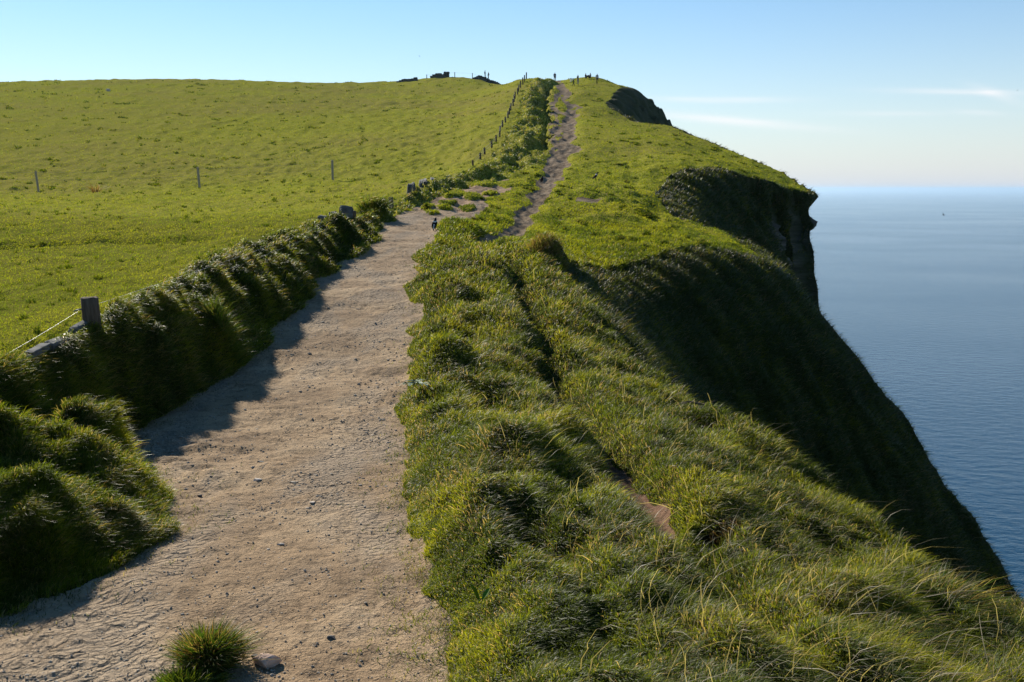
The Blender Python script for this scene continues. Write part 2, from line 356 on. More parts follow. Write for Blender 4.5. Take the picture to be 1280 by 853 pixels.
def dirt_mat(name, base, pale, dark, rough=False, spec=.08):
    m, nt, nd, lk, b = newmat(name)
    pos = N(nt, 'ShaderNodeNewGeometry').outputs['Position']
    n1 = noise(nt, pos, 1.1, 5, .6); n2 = noise(nt, pos, 9, 6, .65); n3 = noise(nt, pos, 70, 3, .7)
    c = ramp(nt, n1, [(.32, dark), (.5, base), (.66, pale)]).outputs[0]
    c = mixc(nt, ramp(nt, n2, [(.33, (.75, .75, .75)), (.5, (0, 0, 0))]).outputs[0], c, tuple(k * .6 for k in dark))
    c = mixc(nt, ramp(nt, n3, [(.55, (0, 0, 0)), (.72, (.55, .55, .55))]).outputs[0], c, tuple(min(1, k * 1.25) for k in pale))
    mpg = N(nt, 'ShaderNodeMapping'); mpg.inputs['Scale'].default_value = (1.5, .5, 1); lk.new(pos, mpg.inputs['Vector'])
    coarse = ramp(nt, noise(nt, mpg.outputs[0], 1.0, 3, .6, .3), [(.46, (0, 0, 0)), (.6, (1, 1, 1))]).outputs[0]
    if rough: c = mixc(nt, mixc(nt, 1.0, coarse, (.6, .6, .6), 'MULTIPLY'), c, tuple(.95 * k for k in (.31, .25, .185)))
    # small embedded stones
    vo = N(nt, 'ShaderNodeTexVoronoi', Scale=42.0); lk.new(pos, vo.inputs['Vector'])
    st = ramp(nt, vo.outputs['Distance'], [(.16, (1, 1, 1)), (.3, (0, 0, 0))]).outputs[0]
    sel = ramp(nt, vo.outputs['Color'], [(.72, (0, 0, 0)), (.76, (1, 1, 1))]).outputs[0]
    stm = mixc(nt, 1.0, st, sel, 'MULTIPLY')
    grit = ramp(nt, noise(nt, pos, .9, 2), [(.4, (.15, .15, .15)), (.6, (1, 1, 1))]).outputs[0]
    stm = mixc(nt, 1.0, stm, grit, 'MULTIPLY')
    c = mixc(nt, stm, c, (.34, .31, .27))
    lk.new(c, b.inputs['Base Color']); b.inputs['Roughness'].default_value = .95; b.inputs['Specular IOR Level'].default_value = spec
    # cracks: distance to the edges of a distorted cell pattern
    wv = N(nt, 'ShaderNodeTexNoise', Scale=3.0, Detail=4.0); lk.new(pos, wv.inputs['Vector'])
    va = N(nt, 'ShaderNodeVectorMath', operation='MULTIPLY_ADD'); lk.new(wv.outputs['Color'], va.inputs[0]); va.inputs[1].default_value = (.35, .35, .35); lk.new(pos, va.inputs[2])
    ve = N(nt, 'ShaderNodeTexVoronoi', Scale=9.0, feature='DISTANCE_TO_EDGE'); lk.new(va.outputs[0], ve.inputs['Vector'])
    ck = ramp(nt, ve.outputs['Distance'], [(.0, (0, 0, 0)), (.09, (1, 1, 1))]).outputs[0]
    crk = mixc(nt, ramp(nt, noise(nt, pos, .7, 3), [(.5, (0, 0, 0)), (.62, (1, 1, 1))]).outputs[0], (1, 1, 1), ck)
    b1 = N(nt, 'ShaderNodeBump', Strength=.7, Distance=.022); lk.new(crk, b1.inputs['Height'])
    b2 = N(nt, 'ShaderNodeBump', Strength=1.0, Distance=.05); lk.new(n2, b2.inputs['Height']); lk.new(b1.outputs[0], b2.inputs['Normal'])
    b3 = N(nt, 'ShaderNodeBump', Strength=1.0, Distance=.014); lk.new(n3, b3.inputs['Height']); lk.new(b2.outputs[0], b3.inputs['Normal'])
    b4 = N(nt, 'ShaderNodeBump', Strength=.8, Distance=.012); lk.new(stm, b4.inputs['Height']); lk.new(b3.outputs[0], b4.inputs['Normal'])
    # lumpy, stony patches
    vl = N(nt, 'ShaderNodeTexVoronoi', Scale=24.0); lk.new(va.outputs[0], vl.inputs['Vector'])
    lump = mixc(nt, coarse, (.3, .3, .3), vl.outputs['Distance'])
    b5 = N(nt, 'ShaderNodeBump', Strength=.9, Distance=.03, invert=True); lk.new(lump, b5.inputs['Height']); lk.new(b4.outputs[0], b5.inputs['Normal'])
    lk.new((b5 if rough else b4).outputs[0], b.inputs['Normal'])
    return m
def cliff_mat():
    m, nt, nd, lk, b = newmat('cliff_face')
    pos = N(nt, 'ShaderNodeNewGeometry').outputs['Position']
    n1 = noise(nt, pos, .6, 5); n2 = noise(nt, pos, 5, 5)
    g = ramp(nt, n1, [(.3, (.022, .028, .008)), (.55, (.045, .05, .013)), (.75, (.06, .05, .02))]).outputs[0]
    mp = N(nt, 'ShaderNodeMapping'); mp.inputs['Scale'].default_value = (.25, .25, 2.6); lk.new(pos, mp.inputs['Vector'])
    n3 = noise(nt, mp.outputs[0], 1.3, 6, .7)
    r = ramp(nt, n3, [(.3, (.03, .025, .02)), (.5, (.10, .085, .065)), (.72, (.22, .19, .15))]).outputs[0]
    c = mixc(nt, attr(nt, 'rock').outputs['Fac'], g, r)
    lk.new(c, b.inputs['Base Color']); b.inputs['Roughness'].default_value = .9; b.inputs['Specular IOR Level'].default_value = .12
    bp = N(nt, 'ShaderNodeBump', Strength=.9, Distance=.25); lk.new(n3, bp.inputs['Height'])
    b2 = N(nt, 'ShaderNodeBump', Strength=.8, Distance=.06); lk.new(n2, b2.inputs['Height']); lk.new(bp.outputs[0], b2.inputs['Normal']); lk.new(b2.outputs[0], b.inputs['Normal'])
    return m
def plain_mat(name, col, rough=.8, var=.35, scale=12, bump=.01, spec=.3):
    m, nt, nd, lk, b = newmat(name)
    tc = N(nt, 'ShaderNodeTexCoord').outputs['Object']
    n = noise(nt, tc, scale, 5, .6)
    c = ramp(nt, n, [(.3, tuple(k * (1 - var) for k in col)), (.7, tuple(min(1, k * (1 + var)) for k in col))]).outputs[0]
    lk.new(c, b.inputs['Base Color']); b.inputs['Roughness'].default_value = rough; b.inputs['Specular IOR Level'].default_value = spec
    if bump:
        bp = N(nt, 'ShaderNodeBump', Strength=.7, Distance=bump); lk.new(n, bp.inputs['Height']); lk.new(bp.outputs[0], b.inputs['Normal'])
    return m
def wood_mat():
    m, nt, nd, lk, b = newmat('weathered_wood')
    tc = N(nt, 'ShaderNodeTexCoord').outputs['Object']
    mp = N(nt, 'ShaderNodeMapping'); mp.inputs['Scale'].default_value = (28, 28, 1.6); lk.new(tc, mp.inputs['Vector'])
    n = noise(nt, mp.outputs[0], 1.6, 6, .65, .4)
    c = ramp(nt, n, [(.3, (.035, .026, .018)), (.5, (.085, .063, .043)), (.72, (.15, .12, .085))]).outputs[0]
    lk.new(c, b.inputs['Base Color']); b.inputs['Roughness'].default_value = .9; b.inputs['Specular IOR Level'].default_value = .05
    bp = N(nt, 'ShaderNodeBump', Strength=.8, Distance=.006); lk.new(n, bp.inputs['Height']); lk.new(bp.outputs[0], b.inputs['Normal'])
    return m
def blade_mat(name='grass_blade', spec=.16, rgh=.45, tmul=(1.7, 1.6, .6)):
    m, nt, nd, lk, b = newmat(name)
    a = attr(nt, 'tint')
    lk.new(a.outputs['Color'], b.inputs['Base Color']); b.inputs['Roughness'].default_value = rgh; b.inputs['Specular IOR Level'].default_value = spec
    tr = N(nt, 'ShaderNodeBsdfTranslucent')
    tc = mixc(nt, 1.0, a.outputs['Color'], tmul, 'MULTIPLY'); lk.new(tc, tr.inputs['Color'])
    mx = N(nt, 'ShaderNodeMixShader'); mx.inputs[0].default_value = .5
    lk.new(b.outputs[0], mx.inputs[1]); lk.new(tr.outputs[0], mx.inputs[2]); lk.new(mx.outputs[0], nd['Material Output'].inputs['Surface'])
    return m
M = dict(turf=turf_mat(), path=dirt_mat('trodden_earth', (.31, .213, .125), (.40, .29, .178), (.195, .13, .076), rough=True), hollow=dirt_mat('eroded_earth', (.30, .19, .11), (.38, .26, .16), (.2, .12, .07)),
         track=dirt_mat('track_earth', (.205, .158, .112), (.27, .216, .158), (.125, .095, .068), spec=0), soil=dirt_mat('red_soil', (.14, .075, .045), (.2, .12, .075), (.07, .04, .025)),
         cliff=cliff_mat(), wood=wood_mat(), blade=blade_mat(), short=blade_mat('short_turf_blade', .03, .75, (1.5, 1.5, .4)))

# ------------------------------------------------------------------ mesh helpers
def mesh_np(name, v, faces_tri=None, faces_quad=None, mat=None, smooth=True):
    me = bpy.data.meshes.new(name)
    nq = 0 if faces_quad is None else len(faces_quad); ntr = 0 if faces_tri is None else len(faces_tri)
    me.vertices.add(len(v)); me.vertices.foreach_set('co', np.asarray(v, np.float32).ravel())
    loops = []; st = []
    if nq: loops.append(np.asarray(faces_quad).ravel()); st.append(np.arange(nq) * 4)
    if ntr: loops.append(np.asarray(faces_tri).ravel()); st.append(nq * 4 + np.arange(ntr) * 3)
    lp = np.concatenate(loops).astype(np.int32); st = np.concatenate(st).astype(np.int32)
    me.loops.add(len(lp)); me.loops.foreach_set('vertex_index', lp)
    me.polygons.add(nq + ntr); me.polygons.foreach_set('loop_start', st)
    me.polygons.foreach_set('use_smooth', np.full(nq + ntr, smooth))
    me.update(calc_edges=True); me.validate()
    if mat: me.materials.append(mat)
    return me
def link(name, me, parent=None):
    o = bpy.data.objects.new(name, me); COL.objects.link(o)
    if parent: o.parent = parent
    return o
def tag(o, label=None, cat=None, group=None, kind=None):
    if label: o['label'] = label
    if cat: o['category'] = cat
    if group: o['group'] = group
    o['kind'] = kind or 'thing'
    return o
def empty(name, loc, rz=0):
    o = bpy.data.objects.new(name, None); COL.objects.link(o); o.location = loc; o.rotation_euler = (0, 0, rz); o.empty_display_size = .1; return o

# ------------------------------------------------------------------ terrain objects
V = np.stack([XS, YS, Z], 2).reshape(-1, 3)
idx = np.arange(NR * NC).reshape(NR, NC)
Q = np.stack([idx[:-1, :-1], idx[:-1, 1:], idx[1:, 1:], idx[1:, :-1]], 2).reshape(-1, 4)
def fm(m): return (m[:-1, :-1] + m[:-1, 1:] + m[1:, 1:] + m[1:, :-1]).ravel() / 4.0
# vertex normals of the whole sheet, shared by the pieces so that no seam shows
du = np.gradient(np.stack([XS, YS, Z], 2), axis=1); dv = np.gradient(np.stack([XS, YS, Z], 2), axis=0)
NRM = np.cross(du, dv); NRM /= np.linalg.norm(NRM, axis=2, keepdims=True) + 1e-12
NRMf = NRM.reshape(-1, 3)
f_out = fm(out.astype(float)) > np.where(fm(D) > 40, .1, .5)
f_path = (fm(path) > .5) & ~f_out
f_trk = (fm(np.maximum.reduce([tr2, tr3, tr4, patch])) * (fm(path) <= .5) > .5) & ~f_out
f_trk &= fm(bare) > .5
f_soil = (fm(soil) > .5) & ~f_out & ~f_path & ~f_trk
f_field = (fm(field.astype(float)) > .5) & ~f_out
f_bank = (fm(onbank.astype(float)) > .5) & ~f_out & ~f_path & ~f_trk & ~f_soil & ~f_field
f_top = ~(f_out | f_path | f_trk | f_soil | f_field | f_bank)
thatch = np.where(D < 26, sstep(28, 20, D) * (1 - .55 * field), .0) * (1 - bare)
def piece(name, sel, mat, extra=()):
    fq = Q[sel]; used = np.unique(fq); remap = np.full(NR * NC, -1, np.int64); remap[used] = np.arange(len(used))
    me = mesh_np(name, V[used], None, remap[fq], mat)
    for nm, arr in extra:
        a = me.attributes.new(nm, 'FLOAT', 'POINT'); a.data.foreach_set('value', arr.reshape(-1)[used].astype(np.float32))
    me.normals_split_custom_set_from_vertices(NRMf[used].astype(float).tolist()) if len(used) < 400000 else None
    o = link(name, me); o['kind'] = 'structure'; return o
th = [('thatch', thatch)]
piece('pasture', f_field, M['turf'], th)
piece('grass_bank', f_bank, M['turf'], th)
piece('clifftop_ground', f_top, M['turf'], th)
f_hol = f_path & (fm(hol * (1.2 * fbm(X / .6, D / 1.2, 215, 2) + sstep(25, 33, D))) > .5)
piece('dirt_path', f_path & ~f_hol, M['path'])
piece('eroded_hollow_ground', f_hol, M['hollow'])
piece('hill_track', f_trk, M['track'])
piece('bare_soil', f_soil, M['soil'])
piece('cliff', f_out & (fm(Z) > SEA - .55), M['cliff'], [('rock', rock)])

# ------------------------------------------------------------------ grass
cph, sph = math.cos(PITCH), math.sin(PITCH)
zcam = YS * cph - (Z - EYE) * sph; ycam = YS * sph + (Z - EYE) * cph
PX = CX + F * XS / zcam; PY = CY - F * ycam / zcam
ax = PX[1:, 1:] - PX[:-1, :-1]; ay = PY[1:, 1:] - PY[:-1, :-1]; bx = PX[1:, :-1] - PX[:-1, 1:]; by = PY[1:, :-1] - PY[:-1, 1:]
area = -(ax * by - ay * bx) * .5           # signed screen size of every cell
area = np.where(area == 0, 0, area)
sgn = np.sign(np.median(area[100:500, 300:500])); area = area * sgn
rowvis = np.ones_like(area)
# cells hidden behind nearer ground get few blades
run = np.minimum.accumulate(PY, axis=0)
vis = PY <= run + 2.0
visc = vis[:-1, :-1]
px_, py_ = PX[:-1, :-1], PY[:-1, :-1]
inx = np.where((px_ > -60) & (px_ < 1340) & (py_ < 950), 1.0, np.where((px_ > -260) & (px_ < 1750) & (py_ < 1250), .22, 0))
lip = (D[:-1, :-1] > 45) & (D[:-1, :-1] < 75) & (X[:-1, :-1] > 9)
W = np.clip(area, np.where(lip, .8, .05), 12) * inx * np.where(visc | lip, 1, .15)
Dc = D[:-1, :-1]
def cellm(m): return m[:-1, :-1]
grassy = 1 - np.maximum(cellm(bare), cellm(soil))

def blades(name, weight, n, lenf, colf, lean, seed, wmul=1.0, seg=3, stiff=.5, mat='blade'):
    rng = np.random.default_rng(seed)
    w = weight.ravel().astype(float); cdf = np.cumsum(w); cdf /= cdf[-1]
    ci = np.searchsorted(cdf, rng.random(n)); ci = np.minimum(ci, len(w) - 1)
    r0, c0 = np.divmod(ci, NC - 1)
    u, v = rng.random(n), rng.random(n)
    def bil(Aa): return (Aa[r0, c0] * (1 - u) * (1 - v) + Aa[r0, c0 + 1] * u * (1 - v) + Aa[r0 + 1, c0] * (1 - u) * v + Aa[r0 + 1, c0 + 1] * u * v)
    base = np.stack([bil(XS), bil(YS), bil(Z)], 1)
    nr = NRM[r0, c0] * np.sign(NRM[r0, c0][:, 2:3] + 1e-9)
    d = base[:, 1]
    L = lenf(base, d, rng, (r0, c0)); wd = np.maximum(.0038, np.interp(d, [6, 12, 25, 40], [.66, .5, .55, .66]) * d / 960.0) * (.7 + .6 * rng.random(n)) * wmul
    wd = np.minimum(wd, L * .45)
    up = np.array([0, 0, 1.0]) * .75 + nr * .55 + rng.normal(0, .33, (n, 3)) * np.array([1, 1, .3])
    up /= np.linalg.norm(up, axis=1, keepdims=True)
    ln = lean(base, rng)
    side = np.cross(up, ln + rng.normal(0, .7, (n, 3))); side /= np.linalg.norm(side, axis=1, keepdims=True) + 1e-9
    base = base - nr * .012
    pts = []; k = seg + 1
    ts = np.linspace(0, 1, k)
    for tt in ts:
        c = base + up * (L * tt * (1 - .25 * tt))[:, None] + ln * (L * stiff * tt ** 2)[:, None] - np.array([0, 0, 1.0]) * (L * .22 * tt ** 3)[:, None]
        hw = (wd * .5 * (1 - tt) ** .7)[:, None]
        if tt < 1: pts += [c - side * hw, c + side * hw]
        else: pts += [c]
    nv = len(pts); Vv = np.stack(pts, 1).reshape(-1, 3)
    o = (np.arange(n) * nv)[:, None]
    qd = np.concatenate([o + np.array([2 * j, 2 * j + 1, 2 * j + 3, 2 * j + 2]) for j in range(seg - 1)], 0) if seg > 1 else None
    tri = o + np.array([2 * (seg - 1), 2 * (seg - 1) + 1, 2 * seg])
    me = mesh_np(name, Vv, tri, qd, M[mat])
    col = colf(base, d, rng, (r0, c0))
    if mat == 'short': col = np.minimum(col, np.array([.25, .25, .06]) * (.9 + .2 * rng.random((n, 1))))
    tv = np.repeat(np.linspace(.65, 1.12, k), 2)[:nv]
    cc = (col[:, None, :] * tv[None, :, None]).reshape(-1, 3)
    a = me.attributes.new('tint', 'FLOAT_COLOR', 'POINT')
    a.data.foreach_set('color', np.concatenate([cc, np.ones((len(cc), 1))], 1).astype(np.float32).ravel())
    ob = link(name, me); ob['kind'] = 'stuff'; return ob

def pal(b, rng, straw, lush, seed, s1=.9, s2=.25):
    n = len(b)
    p = fbm(b[:, 0] / s1, b[:, 1] / s1, seed, 3) + .6 * fbm(b[:, 0] / s2, b[:, 1] / s2, seed + 9, 2) + rng.normal(0, .28, n)
    green = np.array([.065, .105, .010]); lime = np.array([.16, .18, .014]); dk = np.array([.036, .056, .010]); st = np.array([.22, .185, .11])
    m1 = np.clip(p * 1.2 + lush, 0, 1)[:, None]
    c = dk * (1 - m1) + green * m1
    m2 = np.clip(p * 1.6 + lush - .45, 0, 1)[:, None]; c = c * (1 - m2) + lime * m2
    s = (rng.random(n) < np.clip(straw + .3 * fbm(b[:, 0] / (.55 * s1) + 9, b[:, 1] / (.8 * s1), seed + 31, 3), 0.01, .9))[:, None]
    c = np.where(s, st * (.5 + .8 * rng.random((n, 1))), c)
    return c * (.82 + .36 * rng.random((n, 1)))
WIND = np.array([.95, -.15, .05])
def lean_wind(b, rng):
    a = .9 * fbm(b[:, 0] / .5, b[:, 1] / .5, 601, 2) + .5 * fbm(b[:, 0] / .16, b[:, 1] / .16, 603, 2); c, s = np.cos(a), np.sin(a)
    w = np.stack([WIND[0] * c - WIND[1] * s, WIND[0] * s + WIND[1] * c, np.full(len(b), WIND[2])], 1)
    return w * (.15 + .7 * rng.random((len(b), 1))) + rng.normal(0, .35, (len(b), 3)) * np.array([1, 1, .2])
def lean_bank(b, rng):
    lb = np.array([.85, -.35, -.35]) * (.5 + .7 * rng.random((len(b), 1))) + rng.normal(0, .3, (len(b), 3))
    ap = ((b[:, 1] < 6.9) & (b[:, 0] < -1.4))[:, None]
    return np.where(ap, .6 * lean_wind(b, rng), lb)

edge = np.clip((X - pr_) / .5, 0, 1)
def len_strip(b, d, rng, rc):
    n = len(d); p = fbm(b[:, 0] / .6, b[:, 1] / .6, 301, 2)
    p2 = fbm(b[:, 0] / .22, b[:, 1] / .22, 305, 2)
    base = np.interp(d, [4, 9, 20], [.10, .135, .15]) + .06 * np.clip(p, -1, 1) + .045 * np.clip(p2, -1, 1)
    base = np.where(d > 20, np.interp(d, [20, 30, 50, 100, 200], [.15, .085, .09, .14, .22]), base)
    e = edge[rc]; base = base * np.where(d < 20, .62 + .38 * e, 1)
    tl = 1 - .6 * trench[rc]
    return base * tl * (.55 + .8 * rng.random(n))
wt = W * cellm((f_top.reshape(NR - 1, NC - 1) * 1.0)) if False else W * f_top.reshape(NR - 1, NC - 1)
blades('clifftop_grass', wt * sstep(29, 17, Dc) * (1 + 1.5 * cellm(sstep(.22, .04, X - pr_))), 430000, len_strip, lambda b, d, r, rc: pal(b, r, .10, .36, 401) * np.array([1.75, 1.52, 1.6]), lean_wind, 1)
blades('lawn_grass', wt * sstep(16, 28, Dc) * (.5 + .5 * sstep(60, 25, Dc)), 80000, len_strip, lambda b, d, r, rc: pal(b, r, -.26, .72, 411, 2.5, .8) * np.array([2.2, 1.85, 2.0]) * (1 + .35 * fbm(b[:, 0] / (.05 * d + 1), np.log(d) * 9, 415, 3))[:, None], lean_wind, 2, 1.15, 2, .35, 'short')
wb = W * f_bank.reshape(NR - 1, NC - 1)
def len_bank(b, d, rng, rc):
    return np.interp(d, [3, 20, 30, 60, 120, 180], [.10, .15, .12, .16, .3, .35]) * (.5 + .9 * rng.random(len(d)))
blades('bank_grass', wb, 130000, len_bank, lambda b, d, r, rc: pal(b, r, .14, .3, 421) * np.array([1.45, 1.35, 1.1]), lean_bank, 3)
bt = fbm(X / .33, D / .4, 711, 2)
blades('bank_tufts', wb * (Dc < 34) * cellm(sstep(.16, .42, bt)), 18000, lambda b, d, r, rc: np.interp(d, [3, 8, 30], [.10, .17, .19]) * (.5 + .8 * r.random(len(d))), lambda b, d, r, rc: pal(b, r, .22, .55, 425) * np.array([1.6, 1.35, 1.3]), lean_wind, 13)
wf = W * f_field.reshape(NR - 1, NC - 1)
def len_field(b, d, rng, rc):
    return np.interp(d, [3, 8, 20, 50, 120, 220], [.04, .045, .06, .09, .16, .25]) * (.5 + .9 * rng.random(len(d)))
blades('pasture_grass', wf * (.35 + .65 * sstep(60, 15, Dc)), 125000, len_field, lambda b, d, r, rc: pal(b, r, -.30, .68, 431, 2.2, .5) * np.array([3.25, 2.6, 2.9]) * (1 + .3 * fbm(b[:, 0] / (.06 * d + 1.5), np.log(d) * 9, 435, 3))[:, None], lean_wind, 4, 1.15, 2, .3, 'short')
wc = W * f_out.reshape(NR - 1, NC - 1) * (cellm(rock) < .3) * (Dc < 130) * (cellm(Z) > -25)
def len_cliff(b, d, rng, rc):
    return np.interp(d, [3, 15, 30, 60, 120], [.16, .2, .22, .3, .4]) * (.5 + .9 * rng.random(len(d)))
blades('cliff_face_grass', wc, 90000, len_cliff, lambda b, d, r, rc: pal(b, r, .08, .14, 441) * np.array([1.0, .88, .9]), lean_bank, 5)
we = W * cellm(path) * (np.exp(-np.abs(cellm(pr_ - X)) / .09) + .8 * np.exp(-np.abs(cellm(X - tx_)) / .1)) * (Dc < 26) * np.clip(cellm(fbm(X / .16, D / .2, 701, 2)) + .35, 0, 1)
blades('path_edge_grass', we, 9000, lambda b, d, r, rc: .05 * (.4 + r.random(len(d))), lambda b, d, r, rc: pal(b, r, .3, .3, 403), lean_wind, 8, .9)
# darker clumps that the cattle leave
ft = fbm(GA * 75, np.log(D) * 42, 801, 2) + .35 * fbm(GA * 20, np.log(D) * 14, 805, 2)
blades('pasture_tussocks', wf * cellm(sstep(.38, .6, ft)), 22000, lambda b, d, r, rc: 1.7 * len_field(b, d, r, rc), lambda b, d, r, rc: pal(b, r, .16, .3, 451), lean_wind, 9, 1.2, 2, .3, 'short')
blades('lawn_tussocks', wt * (Dc > 24) * cellm(sstep(.38, .6, ft)), 14000, lambda b, d, r, rc: 1.8 * len_strip(b, d, r, rc), lambda b, d, r, rc: pal(b, r, .2, .3, 461), lean_wind, 10, 1.2, 2, .3, 'short')
# long dry stalks standing above the sward
def len_stalk(b, d, rng, rc): return (.22 + .16 * rng.random(len(d)))
blades('dry_grass_stalks', wt * (Dc < 19) * cellm(sstep(.3, .8, (X - pr_))) , 1100, len_stalk, lambda b, d, r, rc: np.array([.34, .29, .2]) * (.5 + .7 * r.random((len(d), 1))), lean_wind, 6, .9, 4, .75)

# ------------------------------------------------------------------ things
M['palewood'] = plain_mat('pale_weathered_wood', (.26, .23, .18), .85, .3, 20, .004)
M['slab'] = plain_mat('grey_flagstone', (.10, .10, .095), .9, .45, 9, .012, .1)
M['wire'] = plain_mat('galvanised_wire', (.17, .17, .16), .45, .1, 30, 0, .5)
M['stone_and_shade'] = plain_mat('dark_stone_and_bank_shade', (.07, .07, .062), .9, .45, 2.5, .05, .15)  # ruin stone; also the painted shade of the mound's earth bank
M['palestone'] = plain_mat('pale_stone', (.5, .42, .34), .85, .3, 30, .004)
M['redstone'] = plain_mat('reddish_pale_stone', (.5, .33, .24), .85, .4, 28, .005)
M['pebble'] = plain_mat('dark_pebble', (.06, .055, .05), .8, .4, 40, .003)
M['skin'] = plain_mat('skin', (.45, .28, .2), .6, .1, 8, 0)
M['hair'] = plain_mat('dark_hair', (.025, .02, .015), .6, .3, 20, 0)
M['black_feather'] = plain_mat('black_feathers', (.012, .012, .014), .8, .3, 25, 0, .03)
M['white_feather'] = plain_mat('white_feathers', (.5, .5, .48), .8, .08, 25, 0, .03)
M['grey_feather'] = plain_mat('grey_feathers', (.16, .16, .17), .6, .2, 25, 0)
M['horn'] = plain_mat('dark_bill_and_legs', (.02, .02, .02), .5, .2, 10, 0)
for k, c in dict(navy=(.02, .03, .06), black=(.015, .015, .017), white=(.75, .75, .73), grey=(.18, .18, .19), brown=(.09, .06, .04), denim=(.05, .07, .12), khaki=(.25, .2, .13), olive=(.06, .06, .035)).items():
    M['cloth_' + k] = plain_mat('cloth_' + k, c, .85, .12, 14, 0, .15)

def bm_obj(name, bm, mat, parent=None, smooth=True):
    me = bpy.data.meshes.new(name); bmesh.ops.recalc_face_normals(bm, faces=bm.faces); bm.to_mesh(me); bm.free()
    if smooth: me.polygons.foreach_set('use_smooth', [True] * len(me.polygons))
    for m in (mat if isinstance(mat, (list, tuple)) else [mat]): me.materials.append(m)
    return link(name, me, parent)
def tube(bm, pts, r, n=8, cap=True):
    rings = []
    pts = [Vector(p) for p in pts]; rr = r if isinstance(r, (list, tuple)) else [r] * len(pts)
    for k, p in enumerate(pts):
        d = (pts[min(k + 1, len(pts) - 1)] - pts[max(k - 1, 0)]).normalized()
        a = d.orthogonal().normalized() if abs(d.z) < .95 else Vector((1, 0, 0)); b = d.cross(a).normalized(); a = b.cross(d)
        rings.append([bm.verts.new(p + (a * math.cos(6.28318 * j / n) + b * math.sin(6.28318 * j / n)) * rr[k]) for j in range(n)])
    for k in range(len(rings) - 1):
        for j in range(n): bm.faces.new((rings[k][j], rings[k][(j + 1) % n], rings[k + 1][(j + 1) % n], rings[k + 1][j]))
    if cap: bm.faces.new(rings[0][::-1]); bm.faces.new(rings[-1])
def post_bm(h, r, seed, square=False, sink=.35):
    rnd = random.Random(seed); bm = bmesh.new(); n = 4 if square else 14; lv = 7
    rings = []
    prof = [1 + rnd.uniform(-.07, .07) for _ in range(n)]
    for k in range(lv):
        z = -sink + (h + sink) * k / (lv - 1); w = 1 + rnd.uniform(-.03, .03)
        rings.append([bm.verts.new((r * w * prof[j] * math.cos(6.28318 * (j + .5) / n), r * w * prof[j] * math.sin(6.28318 * (j + .5) / n), z + (rnd.uniform(-.006, .006) if k == lv - 1 else 0))) for j in range(n)])
    top = [bm.verts.new((v.co.x * .86, v.co.y * .86, v.co.z + .008)) for v in rings[-1]]
    rings.append(top)
    for k in range(len(rings) - 1):
        for j in range(n): bm.faces.new((rings[k][j], rings[k][(j + 1) % n], rings[k + 1][(j + 1) % n], rings[k + 1][j]))
    bm.faces.new(rings[0][::-1]); bm.faces.new(top)
    return bm
def sag(a, b, s=.05, n=10):
    a, b = Vector(a), Vector(b); return [a.lerp(b, k / n) - Vector((0, 0, s * 4 * (k / n) * (1 - k / n))) for k in range(n + 1)]
def wire(name, pts, r, parent):
    bm = bmesh.new(); tube(bm, pts, r, 5); return bm_obj(name, bm, M['wire'], parent)

# --- boundary fence along the bank
def gpt(x, d): return Vector((x, d, float(zg(x, d)[0])))
def place_post(parent, base, h, r, seed, square=False, tilt=(0, 0), mat=None):
    o = bm_obj('post', post_bm(h, r, seed, square), mat or M['palewood' if square else 'wood'], parent, smooth=not square)
    o.location = Vector(base) - parent.location; o.rotation_euler = (tilt[0], tilt[1], random.Random(seed).uniform(0, 1)); return o
f1 = empty('wire_fence', gpt(-3.6, 8.0)); tag(f1, 'short round timber posts and thin wire rising from the grassy bank beside the dirt path', 'fence')
tops = []
for k, (px, py_t, d, r, hh) in enumerate([(-330, 440, 5.0, .075, .32), (113.5, 373, 8.0, .073, None), (441.5, 264, 22.0, .065, None), (489, 247, 27.2, .065, None)]):
    if hh is None:
        tp = P(px, py_t, d); b = gpt(tp[0], d); hh = max(.15, tp[2] - b.z)
    else:
        b = gpt(-3.75, d)
    p = place_post(f1, b, hh, r, 30 + k, tilt=(.02, .03 * (-1) ** k)); tops.append(b + Vector((0, 0, hh)))
    if k == 1:
        bm = bmesh.new(); tube(bm, [(-.06, -.03, hh - .085), (-.10, -.045, hh - .09), (-.125, -.05, hh - .10)], .006, 6); bm_obj('staple', bm, M['wire'], p)
for q_, w_off in ((.09, .0), (.20, .0)):
    pts = []
    for a, b in zip(tops[:-1], tops[1:]): pts += sag(a + Vector((-.075, -.02, -q_)), b + Vector((-.075, -.02, -q_)), .04, 8)
    wire('wire', [p - f1.location for p in pts], .0012, f1)

# --- three thin posts out in the pasture
f2 = empty('wire_fence', ground(249, 50)); tag(f2, 'thin wire fence on three slender posts crossing the open green pasture', 'fence')
tops = []
for k, (px, d, h_, tl) in enumerate([(-160, 51, 1.1, 0), (48.5, 50, 1.12, -.07), (249.5, 50.5, 1.1, -.05), (416, 52, 1.08, 0)]):
    b = ground(px, d); place_post(f2, b, h_, .06, 50 + k, True, (0, tl)); tops.append(b + Vector((h_ * math.sin(tl), 0, h_)))
for dz_ in (.08, .45):
    pts = []
    for a, b in zip(tops[:-1], tops[1:]): pts += sag(a - Vector((0, .05, dz_)), b - Vector((0, .05, dz_)), .06, 8)
    wire('wire', [p - f2.location for p in pts], .004, f2)
